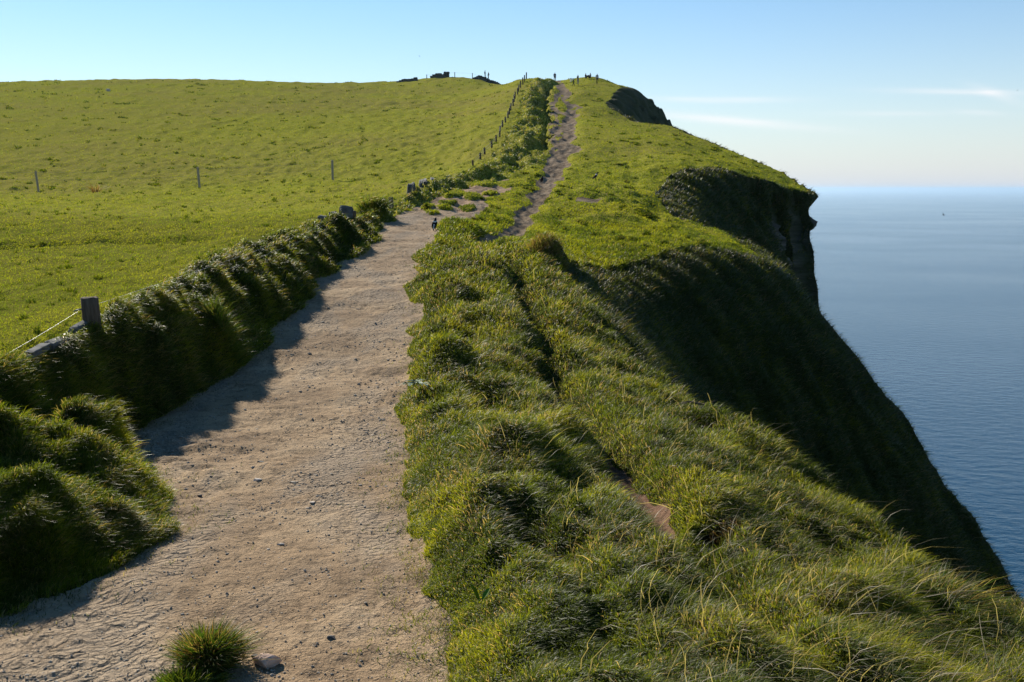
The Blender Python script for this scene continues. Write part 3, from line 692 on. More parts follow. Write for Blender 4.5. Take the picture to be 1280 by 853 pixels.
# --- hill fence
ds = np.geomspace(49.5, 176, 21)
f3 = empty('wire_fence', gpt(float(crest_x(np.array(60.0))) - .6, 60)); tag(f3, 'long fence of dark posts climbing the hill along the grassy bank to the skyline', 'fence')
tops = []
for k, d in enumerate(ds):
    x = float(crest_x(np.array(d))) - .35 - .003 * d + random.uniform(-.1, .1); b = gpt(x, d)
    hh = .0066 * d + random.uniform(-.05, .08); place_post(f3, b, hh, .03 + .00042 * d, 70 + k, False, (random.uniform(-.05, .05), random.uniform(-.08, .05))); tops.append(b + Vector((0, 0, hh)))
for dz_ in (.1, .5):
    wire('wire', [p - Vector((0, 0, dz_ * (p.y * .0066))) - f3.location for p in tops], .006, f3)
# --- skyline fence
f4 = empty('wire_fence', ground(568, 228)); tag(f4, 'sparse fence posts standing against the sky on the grassy mound', 'fence')
tops = []
for k, (px, h_) in enumerate([(533.5, 1.1), (568.5, 1.1), (590.5, 1.25), (653, .9)]):
    b = ground(px, 229); place_post(f4, b, h_, .09, 110 + k, True); tops.append(b + Vector((0, 0, h_)))
wire('wire', [p - Vector((0, 0, .1)) - f4.location for p in tops], .01, f4)

# --- stone slabs, ruins and a dark strip for bank shade
def rough_box(bm, c, sx, sy, sz, rot, seed, amp=.12, cuts=3):
    rnd = random.Random(seed); tmp = bmesh.new(); bmesh.ops.create_cube(tmp, size=1)
    bmesh.ops.bevel(tmp, geom=tmp.edges[:], offset=.12, segments=1, affect='EDGES')
    bmesh.ops.subdivide_edges(tmp, edges=tmp.edges[:], cuts=cuts, use_grid_fill=True)
    ph = [rnd.uniform(0, 6.28) for _ in range(6)]
    mrot = Matrix.Rotation(rot[2], 4, 'Z') @ Matrix.Rotation(rot[1], 4, 'Y') @ Matrix.Rotation(rot[0], 4, 'X')
    for v in tmp.verts:
        q_ = v.co.copy(); k = 1 + amp * (math.sin(q_.x * 5 + ph[0]) + math.sin(q_.y * 6 + ph[1]) + math.sin(q_.z * 5 + ph[2])) * .5 + rnd.uniform(-.04, .04)
        v.co = mrot @ Vector((q_.x * sx * k, q_.y * sy * k, q_.z * sz * (1 + (k - 1) * .6))) + Vector(c)
    off = len(bm.verts); mp = {v: bm.verts.new(v.co) for v in tmp.verts}
    for f in tmp.faces: bm.faces.new([mp[v] for v in f.verts])
    tmp.free()
def slab(px, py, d, size, rot, label, seed, mat='slab', dz=0):
    p = P(px, py, d); base = Vector(p)
    bm = bmesh.new(); rough_box(bm, (0, 0, 0), *size, rot, seed)
    o = bm_obj('stone_slab', bm, M[mat], None, smooth=False); o.location = base + Vector((0, 0, dz))
    tag(o, label, 'stone slab', 'stone slabs set along the bank'); return o
slab(47, 438, 7.1, (.07, .30, .05), (.05, .15, .08), 'grey flat slab on the bank crest left of the nearest fence post', 1)
slab(72, 430, 7.45, (.09, .30, .08), (-.02, .2, .02), 'small slab end showing between the flat slab and the nearest fence post', 2)
slab(8, 466, 6.6, (.07, .28, .05), (.02, .1, .05), 'half buried slab on the bank at the left edge of the photo', 3)
slab(100, 408, 7.85, (.06, .34, .05), (.1, .25, 0), 'thin slab edge at the foot of the nearest fence post', 4)
slab(403, 279, 20.4, (.16, .5, .3), (.0, .1, .1), 'squat pale slab among grass further down the bank', 5)
slab(417, 275, 21.0, (.12, .45, .36), (.0, -.1, .0), 'leaning grey slab in the row of two before the dark posts', 6)
slab(432.5, 270, 21.7, (.32, .10, .42), (.0, .12, .2), 'upright pale slab standing right beside a dark fence post', 7)
for k, (px, py, d, s, lab) in enumerate([(511, 244, 30.6, (.12, .55, .62), 'dark upright flagstone at the near end of the slab row by the path'),
        (518, 240.5, 32.0, (.10, .8, .55), 'second dark flagstone from the near end of the slab row by the path'),
        (525, 237.5, 33.6, (.10, .9, .6), 'middle flagstone of the slab row with a pointed top'),
        (532, 234, 35.5, (.12, 1.2, .5), 'low flagstone behind the pointed one in the slab row'),
        (540, 230.5, 37.8, (.12, 1.5, .45), 'long flagstone at the far end of the slab row by the path')]):
    slab(px, py, d, (s[0] * 1.2, s[1] * 1.6, s[2] * 1.1), (.03, (-1) ** k * .12, .1), lab, 20 + k, 'slab')
def ruin(px0, px1, d, blocks, label, name, cat, mat='stone_and_shade'):
    b = ground((px0 + px1) / 2, d); bm = bmesh.new(); rnd = random.Random(int(px0))
    for (fx, w, hgt) in blocks:
        g = ground(px0 + (px1 - px0) * fx, d) - b
        n = max(1, round(hgt / .45))
        for j in range(n):
            rough_box(bm, (g.x + rnd.uniform(-.08, .08), g.y + rnd.uniform(-.1, .1), g.z + (j + .35) * hgt / n), w * rnd.uniform(.85, 1.05), .9, hgt / n * 1.12, (0, rnd.uniform(-.08, .08), rnd.uniform(-.1, .1)), rnd.randint(0, 999), .16, 2)
    o = bm_obj(name, bm, M[mat], None, smooth=False); o.location = b; tag(o, label, cat); return o
ruin(540, 560, 229, [(0, .9, .5), (.15, 1, .7), (.35, .9, .95), (.5, .9, 1.05), (.65, .9, .75), (.85, .9, 1.35), (.98, .8, 1.3)], 'taller broken stone ruin with a square end on the skyline mound', 'ruined_wall', 'ruin')
ruin(498, 521, 227, [(0, 1, .3), (.15, 1.2, .5), (.3, 1.2, .65), (.45, 1.2, .55), (.62, 1.2, .6), (.8, 1.2, .6), (.95, .9, .75)], 'low crumbled stone ruin leftmost on the skyline beside the taller ruin', 'ruined_wall', 'ruin')
def bank_shade_blocks(pts, hgt, th, label, d):  # row of dark blocks standing in for an earth bank in shadow
    b = ground(pts[0], d); bm = bmesh.new(); rnd = random.Random(3)
    for px in np.arange(pts[0], pts[1], 2.4):
        g = ground(float(px), d) - b; hh = hgt * min(1, (pts[1] - px) / 16) * min(1, .35 + (px - pts[0]) / 10)
        rough_box(bm, (g.x, g.y + rnd.uniform(-.1, .1), g.z + hh * .35), .55, th, hh * 1.2, (0, rnd.uniform(-.1, .1), 0), rnd.randint(0, 999), .18, 2)
    o = bm_obj('bank_shade_strip', bm, M['stone_and_shade'], None, smooth=False); o.location = b; tag(o, label, 'shaded bank')
bank_shade_blocks((592, 645), .95, .8, 'long low dark strip standing for the shaded earth bank on the mound top under two walkers', 226)
def stone(px, py, d, size, mat, label, name='stone', seed=0, cat='stone', group=None, flat=.5):
    g = ground(px, d); bm = bmesh.new(); rnd = random.Random(seed); bmesh.ops.create_icosphere(bm, subdivisions=3, radius=1)
    ax_ = [Vector((rnd.gauss(0, 1), rnd.gauss(0, 1), rnd.gauss(0, 1))).normalized() for _ in range(9)]; ct = [rnd.uniform(.45, .8) for _ in ax_]
    for v in bm.verts:
        for a, c_ in zip(ax_, ct):
            e = v.co.dot(a) - c_
            if e > 0: v.co -= a * e
        v.co += v.normal * rnd.uniform(-.02, .02)
        v.co = Vector((v.co.x * size, v.co.y * size * .75, v.co.z * size * flat))
    o = bm_obj(name, bm, M[mat], None, smooth=False); o.location = g + Vector((0, 0, size * flat * .25)); o.rotation_euler = (rnd.uniform(-.15, .15), rnd.uniform(-.15, .15), rnd.uniform(-.6, .6))
    tag(o, label, cat, group); return o
def dpath(py):   # distance of the path surface seen on a photo row
    lo, hi = 2.0, 40.0
    for _ in range(50):
        mid = (lo + hi) / 2
        e = float(zR0(np.array(mid)))
        lo, hi = (lo, mid) if P(400, py, mid)[2] < e else (mid, hi)
    return (lo + hi) / 2
stone(334, 0, dpath(836), .062, 'redstone', 'angular reddish white stone casting a shadow at the bottom of the path', seed=4, flat=.55)
stone(318, 0, dpath(826), .014, 'pebble', 'small dark chip just left of the reddish white stone', seed=5)
stone(415, 0, dpath(806), .022, 'pebble', 'rounded dark pebble alone near the bottom of the path', seed=6)
stone(321, 0, dpath(599), .036, 'palestone', 'pale flat chip in the middle of the path above the cracked left edge', seed=7, flat=.35)
stone(326, 0, dpath(576), .030, 'pebble', 'dark pebble just above the pale flat chip on the path', seed=8)
stone(250, 0, dpath(613), .024, 'pebble', 'dark pebble by the cracked shaded left side of the path', seed=9)
stone(390, 0, dpath(630), .024, 'palestone', 'small white chip in mid path right of the other chips', seed=10, flat=.4)
stone(351, 0, dpath(680), .022, 'palestone', 'flat beige chip on the smooth middle of the path', seed=11, flat=.35)
o = stone(136, 0, 178, .55, 'palestone', 'pale boulder lying alone high on the green pasture slope', 'boulder', 12, 'boulder', flat=.7)
# scattered grit over the worn ground
def gravel():
    bm = bmesh.new(); bmesh.ops.create_icosphere(bm, subdivisions=1, radius=1); bv = np.array([v.co[:] for v in bm.verts]); bf = np.array([[v.index for v in f.verts] for f in bm.faces]); bm.free()
    rng = np.random.default_rng(77); w = (W * cellm(path) * (.25 + 1.6 * np.clip(cellm(sstep(-.1, .5, fbm(X / .8, D / 1.1, 501, 3))), 0, 1))).ravel(); cdf = np.cumsum(w); cdf /= cdf[-1]
    n = 5200; ci = np.searchsorted(cdf, rng.random(n)); r0, c0 = np.divmod(ci, NC - 1)
    b = np.stack([XS[r0, c0], YS[r0, c0], Z[r0, c0]], 1); b[:, 0] += rng.normal(0, .004, n) * b[:, 1] / 4
    s = np.exp(rng.normal(math.log(.0046), .36, n)) * np.clip(b[:, 1] / 5, .8, 2.2)
    sc = s[:, None] * rng.uniform(.6, 1.3, (n, 3)) * np.array([1, 1, .6]); jit = 1 + rng.uniform(-.25, .25, (n, len(bv)))
    an = rng.random(n) * 6.283; v = bv[None] * jit[:, :, None] * sc[:, None, :]
    vx = v[:, :, 0] * np.cos(an)[:, None] - v[:, :, 1] * np.sin(an)[:, None]; vy = v[:, :, 0] * np.sin(an)[:, None] + v[:, :, 1] * np.cos(an)[:, None]
    v = np.stack([vx, vy, v[:, :, 2]], 2) + b[:, None, :] + np.array([0, 0, .002])
    f = (np.arange(n) * len(bv))[:, None, None] + bf[None]
    me = mesh_np('gravel', v.reshape(-1, 3), f.reshape(-1, 3), None, M['grit'], False); o = link('gravel', me); o['kind'] = 'stuff'
M['grit'] = plain_mat('grit', (.27, .23, .18), .85, .5, 14, 0)
gravel()

# --- single plants
def tuft(name, base, n, rad, L, width, cols, label, cat, seed, lean=(.25, -.1, 0), spread=.8, group=None, droop=.25, seg=4, mound=0.0, parent=None, weights=None, conform=True):
    rng = np.random.default_rng(seed); a = rng.random(n) * 6.283; rr = np.sqrt(rng.random(n))
    b = np.stack([np.cos(a) * rr * rad, np.sin(a) * rr * rad * .8, mound * (1 - rr ** 2)], 1)
    if conform: b[:, 2] += zg(b[:, 0] + base[0], b[:, 1] + base[1]) - float(zg(base[0], base[1])[0])
    up = np.stack([np.cos(a) * rr * spread, np.sin(a) * rr * spread, np.ones(n)], 1) + rng.normal(0, .22, (n, 3)); up /= np.linalg.norm(up, axis=1, keepdims=True)
    ln = np.array(lean) + rng.normal(0, .15, (n, 3)); Ls = L * (.45 + .75 * rng.random(n)); side = np.cross(up, rng.normal(0, 1, (n, 3))); side /= np.linalg.norm(side, axis=1, keepdims=True)
    pts = []; ts = np.linspace(0, 1, seg + 1)
    for tt in ts:
        c_ = b + up * (Ls * tt)[:, None] + (ln + up * np.array([.5, .5, 0])) * (Ls * tt ** 2 * .7)[:, None] - np.array([0, 0, 1.]) * (Ls * droop * tt ** 2.5)[:, None]; hw = width * .5 * (1 - tt) ** .6 * (.7 + .6 * rng.random(n)[:, None])
        pts += [c_ - side * hw, c_ + side * hw] if tt < 1 else [c_]
    nv = len(pts); v = np.stack(pts, 1).reshape(-1, 3); o_ = (np.arange(n) * nv)[:, None]
    qd = np.concatenate([o_ + np.array([2 * j, 2 * j + 1, 2 * j + 3, 2 * j + 2]) for j in range(seg - 1)], 0); tri = o_ + np.array([2 * seg - 2, 2 * seg - 1, 2 * seg])
    me = mesh_np(name, v, tri, qd, M['blade']); cs = np.array(cols)[rng.choice(len(cols), n, p=weights)] * (.7 + .6 * rng.random((n, 1)))
    cc = np.repeat(cs, nv, 0); at = me.attributes.new('tint', 'FLOAT_COLOR', 'POINT'); at.data.foreach_set('color', np.concatenate([cc, np.ones((len(cc), 1))], 1).astype(np.float32).ravel())
    ob = link(name, me, parent); ob.location = base
    if not parent: tag(ob, label, cat, group)
    return ob
GR = [(.045, .085, .012), (.03, .06, .012), (.09, .12, .016), (.16, .14, .05)]
DRY = [(.20, .15, .07), (.13, .08, .035), (.28, .22, .12), (.07, .08, .02)]
g = ground(262, dpath(838)); tuft('grass_tussock', g, 3200, .062, .14, .0035, [GR[0], GR[1], GR[1], GR[2], DRY[0], DRY[1]], 'bushy dark green grass tussock growing alone at the bottom of the path', 'tussock', 1, mound=.05, spread=.75, lean=(.15, 0, 0))
g = ground(235, dpath(862)); tuft('grass_tussock', g, 1500, .10, .07, .0035, GR[1:3], 'low bright green grass clump just below the bushy tussock on the path', 'tussock', 2, mound=.02)
g = ground(277, 10.3); tuft('grass_tussock', g, 1500, .16, .24, .005, GR, 'pale tipped grass tussock at the foot of the shaded bank', 'tussock', 3, mound=.05)
g = ground(684, 18.0); tuft('dry_grass_tuft', g - Vector((0, 0, .03)), 2600, .34, .2, .010, DRY[:2] + GR[2:], 'tall brown dry grass tuft at the head of the dark gully', 'tussock', 4, mound=.16, lean=(.3, -.1, 0), spread=.35)
g = ground(1180, 4.05); tuft('dry_grass_tuft', g, 700, .13, .15, .004, DRY + GR, 'yellowing windblown grass tuft at the bottom right cliff edge', 'tussock', 5, lean=(.7, 0, 0), mound=.05)
g = ground(466, 24.6); clump = tuft('flowering_clump', g, 700, .32, .34, .016, GR, 'dark leafy clump with yellow flowers beside the path below the slab row', 'plant', 6, mound=.2)
fl = bpy.data.objects[-1] if False else None
def leaves(name, g, n, L, wd, col, label, cat, seed, rad=.1, rise=.5):
    rng = random.Random(seed); bm = bmesh.new()
    for k in range(n):
        a = rng.random() * 6.283; r0 = rng.random() * rad; c_ = Vector((math.cos(a) * r0, math.sin(a) * r0, 0)); a2 = a + rng.uniform(-.6, .6); dr = Vector((math.cos(a2), math.sin(a2), rise * rng.uniform(.3, 1.3))); sd_ = Vector((-math.sin(a2), math.cos(a2), rng.uniform(-.3, .3)))
        l = L * rng.uniform(.6, 1.2); prev = None
        for j in range(7):
            t_ = j / 6; w_ = wd * math.sin(math.pi * (t_ * .92 + .06)) ** .8 * .5; p = c_ + dr * l * t_ - Vector((0, 0, l * .5 * t_ * t_)); mid = bm.verts.new(p - Vector((0, 0, w_ * .4))); aa = bm.verts.new(p - sd_ * w_); bb = bm.verts.new(p + sd_ * w_)
            if prev: bm.faces.new((prev[0], prev[1], mid, aa)); bm.faces.new((prev[1], prev[2], bb, mid))
            prev = (aa, mid, bb)
    o_ = bm_obj(name, bm, plain_mat(name + '_leaf', col, .6, .25, 20, 0, .08)); o_.location = g; tag(o_, label, cat); return o_
leaves('leafy_plant', ground(524, 8.7) + Vector((0, 0, .10)), 26, .1, .028, (.16, .21, .13), 'silvery leaved plant in the grass at the right edge of the path', 'plant', 3, .13)
leaves('leafy_plant', ground(52, 4.75) + Vector((0, 0, .05)), 36, .035, .02, (.28, .29, .22), 'patch of tiny pale leaves between grass humps at lower left', 'plant', 4, .05)
leaves('dock_leaf', ground(601, 3.42) + Vector((0, 0, .10)), 2, .06, .02, (.07, .16, .012), 'broad bright green dock leaf standing in the foreground grass', 'plant', 5, .01, 1.5)
M['petal'] = plain_mat('yellow_petals', (.65, .45, .02), .6, .15, 20, 0)
rnd = random.Random(9)
for k in range(9):
    bm = bmesh.new(); bmesh.ops.create_icosphere(bm, subdivisions=2, radius=.045)
    for v in bm.verts: v.co.z *= .5; v.co *= 1 + .25 * math.sin(7 * math.atan2(v.co.y, v.co.x))
    h_ = bm_obj('flower_head', bm, M['petal'], clump); h_.location = (rnd.uniform(-.3, .25), rnd.uniform(-.28, -.05), rnd.uniform(.22, .42))
g = ground(120, 49); tuft('dry_weed', g, 60, .16, .75, .03, DRY[:2], 'lone brown dry thistle standing in the pasture between two thin posts', 'weed', 8, lean=(0, 0, 0), spread=.5)
g = ground(868, 4.55); tuft('moss_cushion', g - Vector((0, 0, .01)), 5200, .085, .022, .004, [(.11, .14, .015), (.07, .10, .012), (.15, .16, .03)], 'rounded yellow green moss cushion beside the bare red soil', 'moss', 9, lean=(0, 0, 0), mound=.045, seg=2)
g = ground(905, 4.5); tuft('heather_clump', g, 2600, .10, .05, .005, [(.07, .045, .03), (.11, .07, .05), (.05, .045, .02)], 'low purplish brown heather clump right of the moss cushion', 'plant', 10, lean=(0, 0, 0), mound=.05, seg=2)
bm = bmesh.new(); tube(bm, [(-.16, .05, .05), (-.05, .02, .09), (.06, -.01, .075), (.17, -.05, .06)], [.008, .011, .01, .006], 7); tube(bm, [(.06, -.01, .075), (.12, -.06, .1), (.17, -.09, .13)], [.007, .006, .004], 6)
o = bm_obj('dead_stick', bm, M['wood']); o.location = ground(868, 8.0) + Vector((0, 0, .08)); tag(o, 'bent grey dead stick caught in the grass near the dark gully', 'stick')

# --- people on the summit and birds
def skin_mesh(joints, bones, mats, name, sub=1, root=0):
    """joints: {name:(x,y,z,r)}; bones: [(a,b,material index)]"""
    names = list(joints); me = bpy.data.meshes.new(name); me.from_pydata([joints[k][:3] for k in names], [(names.index(a), names.index(b)) for a, b, m in bones], [])
    o = bpy.data.objects.new(name, me); COL.objects.link(o)
    o.modifiers.new('s', 'SKIN'); ss = o.modifiers.new('u', 'SUBSURF'); ss.levels = sub; ss.render_levels = sub
    for k, sv_ in zip(names, me.skin_vertices[0].data): r = joints[k][3]; sv_.radius = (r if isinstance(r, tuple) else (r, r)); sv_.use_root = (k == names[root])
    dg = bpy.context.evaluated_depsgraph_get(); me2 = bpy.data.meshes.new_from_object(o.evaluated_get(dg)); bpy.data.objects.remove(o); me2.name = name
    seg = [(Vector(joints[a][:3]), Vector(joints[b][:3]), m) for a, b, m in bones]
    me2.materials.clear()
    for m in mats: me2.materials.append(m)
    for f in me2.polygons:
        best, bm_ = 1e9, 0
        for a, b, m in seg:
            d = b - a; t_ = max(0, min(1, (f.center - a).dot(d) / max(d.length_squared, 1e-9))); e = (f.center - a - d * t_).length
            if e < best: best, bm_ = e, m
        f.material_index = bm_; f.use_smooth = True
    return me2
def person(px, d, label, top, legs, pose='stand', face=0, group='people on the summit', scale=1.0, hair='hair', cap=None, lift=0.0):
    j = dict(pelvis=(0, 0, .95, .14), waist=(0, 0, 1.1, .125), chest=(0, .01, 1.32, (.16, .12)), neck=(0, 0, 1.48, .06), head=(0, -.02, 1.58, .085), crown=(0, .0, 1.68, .07))
    for s, n in ((-1, 'l'), (1, 'r')):
        st = .05 * s if pose == 'stand' else .16 * s
        j.update({'hip' + n: (.10 * s, 0, .88, .095), 'knee' + n: (.11 * s, -.03 - st * .6, .49, .065), 'ank' + n: (.12 * s, st * .9, .09, .045), 'toe' + n: (.13 * s, st * .9 - .16, .04, .04),
                  'sh' + n: (.19 * s, 0, 1.42, .065), 'elb' + n: (.26 * s, .04 + st * .8, 1.15, .05), 'wri' + n: (.25 * s, -.06 + st, .9, .035), 'hand' + n: (.24 * s, -.1 + st, .8, .035)})
    if pose == 'bend':
        def fw(k, y, z): j[k] = (j[k][0], y, z, j[k][3])
        for k, y, z in (('waist', -.12, 1.06), ('chest', -.34, 1.12), ('neck', -.5, 1.14), ('head', -.6, 1.12), ('crown', -.68, 1.08), ('shl', -.42, 1.1), ('shr', -.42, 1.1), ('elbl', -.46, .84), ('elbr', -.46, .84), ('wril', -.52, .62), ('wrir', -.52, .62), ('handl', -.55, .54), ('handr', -.55, .54)): fw(k, y, z)
    if pose == 'sit':
        dz_ = -.83
        for k in list(j): j[k] = (j[k][0], j[k][1], j[k][2] + dz_, j[k][3])
        for s, n in ((-1, 'l'), (1, 'r')):
            j['hip' + n] = (.1 * s, -.04, .1, .095); j['knee' + n] = (.14 * s, -.42, .46, .065); j['ank' + n] = (.13 * s, -.62, .1, .045); j['toe' + n] = (.14 * s, -.78, .04, .04)
            j['elb' + n] = (.26 * s, -.14, .4, .05); j['wri' + n] = (.16 * s, -.36, .46, .035); j['hand' + n] = (.1 * s, -.42, .46, .035)
        j['pelvis'] = (0, 0, .14, .14); j['crown'] = (0, -.02, .86, .07)
    B = [('pelvis', 'waist', 0), ('waist', 'chest', 0), ('chest', 'neck', 0), ('neck', 'head', 2), ('head', 'crown', 3)]
    for n in 'lr': B += [('pelvis', 'hip' + n, 1), ('hip' + n, 'knee' + n, 1), ('knee' + n, 'ank' + n, 1), ('ank' + n, 'toe' + n, 4), ('chest', 'sh' + n, 0), ('sh' + n, 'elb' + n, 0), ('elb' + n, 'wri' + n, 0), ('wri' + n, 'hand' + n, 2)]
    me = skin_mesh(j, B, [M['cloth_' + top], M['cloth_' + legs], M['skin'], M[cap or hair], M['cloth_black']], 'person')
    o = link('person', me); o.location = ground(px, d) - Vector((0, 0, .02)); o.rotation_euler = (0, 0, face); o.scale = (scale,) * 3
    o.location.z += lift; tag(o, label, 'person', group); return o
PI = math.pi
person(606.3, 226, 'left walker of a pair in dark clothes standing on the skyline mound', 'black', 'navy', 'walk', PI * .5, lift=.8)
person(610.6, 226, 'right walker of the pair on the skyline mound with one arm bent outward', 'brown', 'black', 'walk', -PI * .45, lift=.8)
person(693.5, 179, 'lone walker in a dark jacket at the top of the worn hill track', 'navy', 'black', 'walk', .3)
person(717, 164, 'person in a white top bending forward near the hilltop', 'white', 'black', 'bend', -PI * .4)
person(722.3, 165, 'person in brown standing right behind the bending person in white', 'brown', 'grey', 'stand', PI * .3)
person(732, 182, 'person in black sitting on the summit grass at the left of two', 'black', 'navy', 'sit', PI * .35, scale=1.12)
person(738, 182, 'person sitting on the summit grass at the right of two, leaning back', 'grey', 'black', 'sit', -PI * .4, scale=1.12)
person(746.3, 165, 'slim person in a grey top standing alone rightmost near the cliff brow', 'grey', 'black', 'stand', PI * .1)

def bird(name, loc, L, heading, label, cat, up=.75, pied=True, group=None, tail=.9, flank=False):
    """standing bird; body axis tilts up by 'up' radians"""
    c_, s_ = math.cos(up), math.sin(up)
    def ax_(a, o=0): return (0, -a * c_ + o * s_, a * s_ + o * c_ + .62)
    j = dict(tip=(*ax_(-1.05 * tail, .05), .03), tail=(*ax_(-.62, .03), .05), rump=(*ax_(-.36), .12), belly=(*ax_(-.08, -.03), .2), breast=(*ax_(.2, -.02), .19), neck=(*ax_(.42, .06), .11), head=(*ax_(.56, .1), .115), face=(0, ax_(.62, .1)[1] - .09, ax_(.62, .1)[2] + .0, .06), bill=(0, ax_(.62, .1)[1] - .27, ax_(.62, .1)[2] - .03, .015))
    for s, n in ((-1, 'l'), (1, 'r')):
        j['thigh' + n] = (.09 * s, .02, .44, .06); j['shank' + n] = (.1 * s, .07, .2, .028); j['foot' + n] = (.1 * s, .0, .02, .028); j['toe' + n] = (.11 * s, -.16, .015, .02)
        j['wing' + n] = (*[(.19 * s), *ax_(.16, .04)[1:]], .07); j['wingm' + n] = (.2 * s, *ax_(-.2, .06)[1:], .075); j['wingt' + n] = (.11 * s, *ax_(-.6, .08)[1:], .03)
    B = [('tip', 'tail', 0), ('tail', 'rump', 1 if pied else 0), ('rump', 'belly', 1 if pied else 0), ('belly', 'breast', 0), ('breast', 'neck', 0), ('neck', 'head', 0), ('head', 'face', 0), ('face', 'bill', 2)]
    for n in 'lr': B += [('belly', 'thigh' + n, 1 if pied else 0), ('thigh' + n, 'shank' + n, 2), ('shank' + n, 'foot' + n, 2), ('foot' + n, 'toe' + n, 2), ('breast', 'wing' + n, 1 if pied or flank else 0), ('wing' + n, 'wingm' + n, 0), ('wingm' + n, 'wingt' + n, 0)]
    me = skin_mesh(j, B, [M['black_feather'], M['white_feather'], M['horn']], name, 2, 3)
    o = link(name, me); o.location = loc; o.rotation_euler = (0, 0, heading); o.scale = (L / 1.5,) * 3; tag(o, label, cat, group); return o
BG = 'black and white birds standing on the headland'
bird('bird', ground(543.5, dpath(290)), .36, PI - .25, 'nearest black and white bird standing on the light dirt path facing away', 'bird', .95, True, BG, .75)
bird('bird', ground(677.5, 44.5), .40, .5, 'small dark bird standing upright on the worn hill track', 'bird', 1.05, False, BG)
bird('bird', ground(744.5, 44.5), .44, PI * .6, 'black bird with a white flank leaning forward on the short clifftop grass', 'bird', .8, False, BG, .9, True)
def gull(px, py, d, span, roll, heading, label, mat='grey_feather'):
    bm = bmesh.new(); tube(bm, [(0, .42, .0), (0, .3, .01), (0, .1, .0), (0, -.15, 0), (0, -.3, .02), (0, -.38, .03), (0, -.46, .01)], [.02, .05, .085, .085, .055, .05, .012], 8)
    for s in (-1, 1):
        prev = None
        for k in range(7):
            t_ = k / 6; x = s * (.05 + .95 * t_); z = .28 * math.sin(t_ * 1.9) + .02; ch = .2 * (1 - t_ * .85); yo = .05 + .22 * max(0, t_ - .4)
            ring = [bm.verts.new((x, yo - ch * .5, z)), bm.verts.new((x, yo, z + .02 * (1 - t_) + .004)), bm.verts.new((x, yo + ch * .5, z)), bm.verts.new((x, yo, z - .008))]
            if prev:
                for a in range(4): bm.faces.new((prev[a], prev[(a + 1) % 4], ring[(a + 1) % 4], ring[a]))
            prev = ring
        bm.faces.new(prev)
    o = bm_obj('flying_bird', bm, M[mat]); o.location = P(px, py, d); o.scale = (span / 2,) * 3; o.rotation_euler = (0, roll, heading); tag(o, label, 'bird', 'birds flying off the cliff'); return o
gull(1179.5, 269, 130, 1.0, .5, .9, 'largest dark bird gliding low over the sea right of the headland', 'black_feather')
gull(1272, 113, 200, .75, -.3, .4, 'bird flying beside the cirrus wisp at the right edge of the sky', 'black_feather')
gull(524.5, 70.5, 210, .75, .2, 1.2, 'bird flying in the clear sky above the skyline ruins', 'black_feather')
gull(1197, 167, 230, .6, .4, .2, 'tiny bird in the pale sky well above the sea horizon', 'grey_feather')
gull(1223, 244, 230, .6, -.2, .7, 'tiny bird just below the sea horizon at the right', 'grey_feather')


# ------------------------------------------------------------------ sea
def sea():
    m, nt, nd, lk, b = newmat('sea_water')
    pos = N(nt, 'ShaderNodeNewGeometry').outputs['Position']
    mp = N(nt, 'ShaderNodeMapping'); mp.inputs['Scale'].default_value = (.6, 1, 1); mp.inputs['Rotation'].default_value = (0, 0, .5); lk.new(pos, mp.inputs['Vector'])
    b.inputs['Base Color'].default_value = (.003, .036, .075, 1); b.inputs['Roughness'].default_value = .22; b.inputs['IOR'].default_value = 1.33
    n1 = noise(nt, mp.outputs[0], .11, 5, .62); n2 = noise(nt, mp.outputs[0], .0022, 4)
    rr = N(nt, 'ShaderNodeMapRange'); rr.inputs['From Min'].default_value = .35; rr.inputs['From Max'].default_value = .65; rr.inputs['To Min'].default_value = .16; rr.inputs['To Max'].default_value = .21; lk.new(n2, rr.inputs['Value']); lk.new(rr.outputs[0], b.inputs['Roughness'])
    b1 = N(nt, 'ShaderNodeBump', Strength=.55, Distance=2.6); lk.new(n1, b1.inputs['Height']); lk.new(b1.outputs[0], b.inputs['Normal'])
    S = 80000.0
    g = np.concatenate([-np.geomspace(S, 60, 40), np.geomspace(60, S, 40)])
    gx_, gy_ = np.meshgrid(g, g)
    v = np.stack([gx_.ravel(), gy_.ravel(), np.full(gx_.size, SEA)], 1); n = len(g); i = np.arange(n * n).reshape(n, n)
    qd = np.stack([i[:-1, :-1], i[:-1, 1:], i[1:, 1:], i[1:, :-1]], 2).reshape(-1, 4)
    o = link('sea', mesh_np('sea', v, None, qd, m)); o['kind'] = 'structure'
sea()

# ------------------------------------------------------------------ air
def haze(density):
    m = bpy.data.materials.new('haze'); m.use_nodes = True; nt = m.node_tree; nt.nodes.clear()
    o = nt.nodes.new('ShaderNodeOutputMaterial'); p = nt.nodes.new('ShaderNodeVolumePrincipled')
    p.inputs['Color'].default_value = (.50, .68, .86, 1); p.inputs['Density'].default_value = density; p.inputs['Anisotropy'].default_value = .35
    nt.links.new(p.outputs[0], o.inputs['Volume'])
    x = 88000.0; z0, z1 = SEA - 1.5, 45.0
    v = [(sx * x, sy * x, z) for z in (z0, z1) for sx, sy in ((-1, -1), (1, -1), (1, 1), (-1, 1))]
    f = [(0, 3, 2, 1), (4, 5, 6, 7), (0, 1, 5, 4), (1, 2, 6, 5), (2, 3, 7, 6), (3, 0, 4, 7)]
    me = bpy.data.meshes.new('haze'); me.from_pydata(v, [], f); me.materials.append(m)
    ob = link('haze', me); ob['kind'] = 'stuff'
haze(4.2e-5)

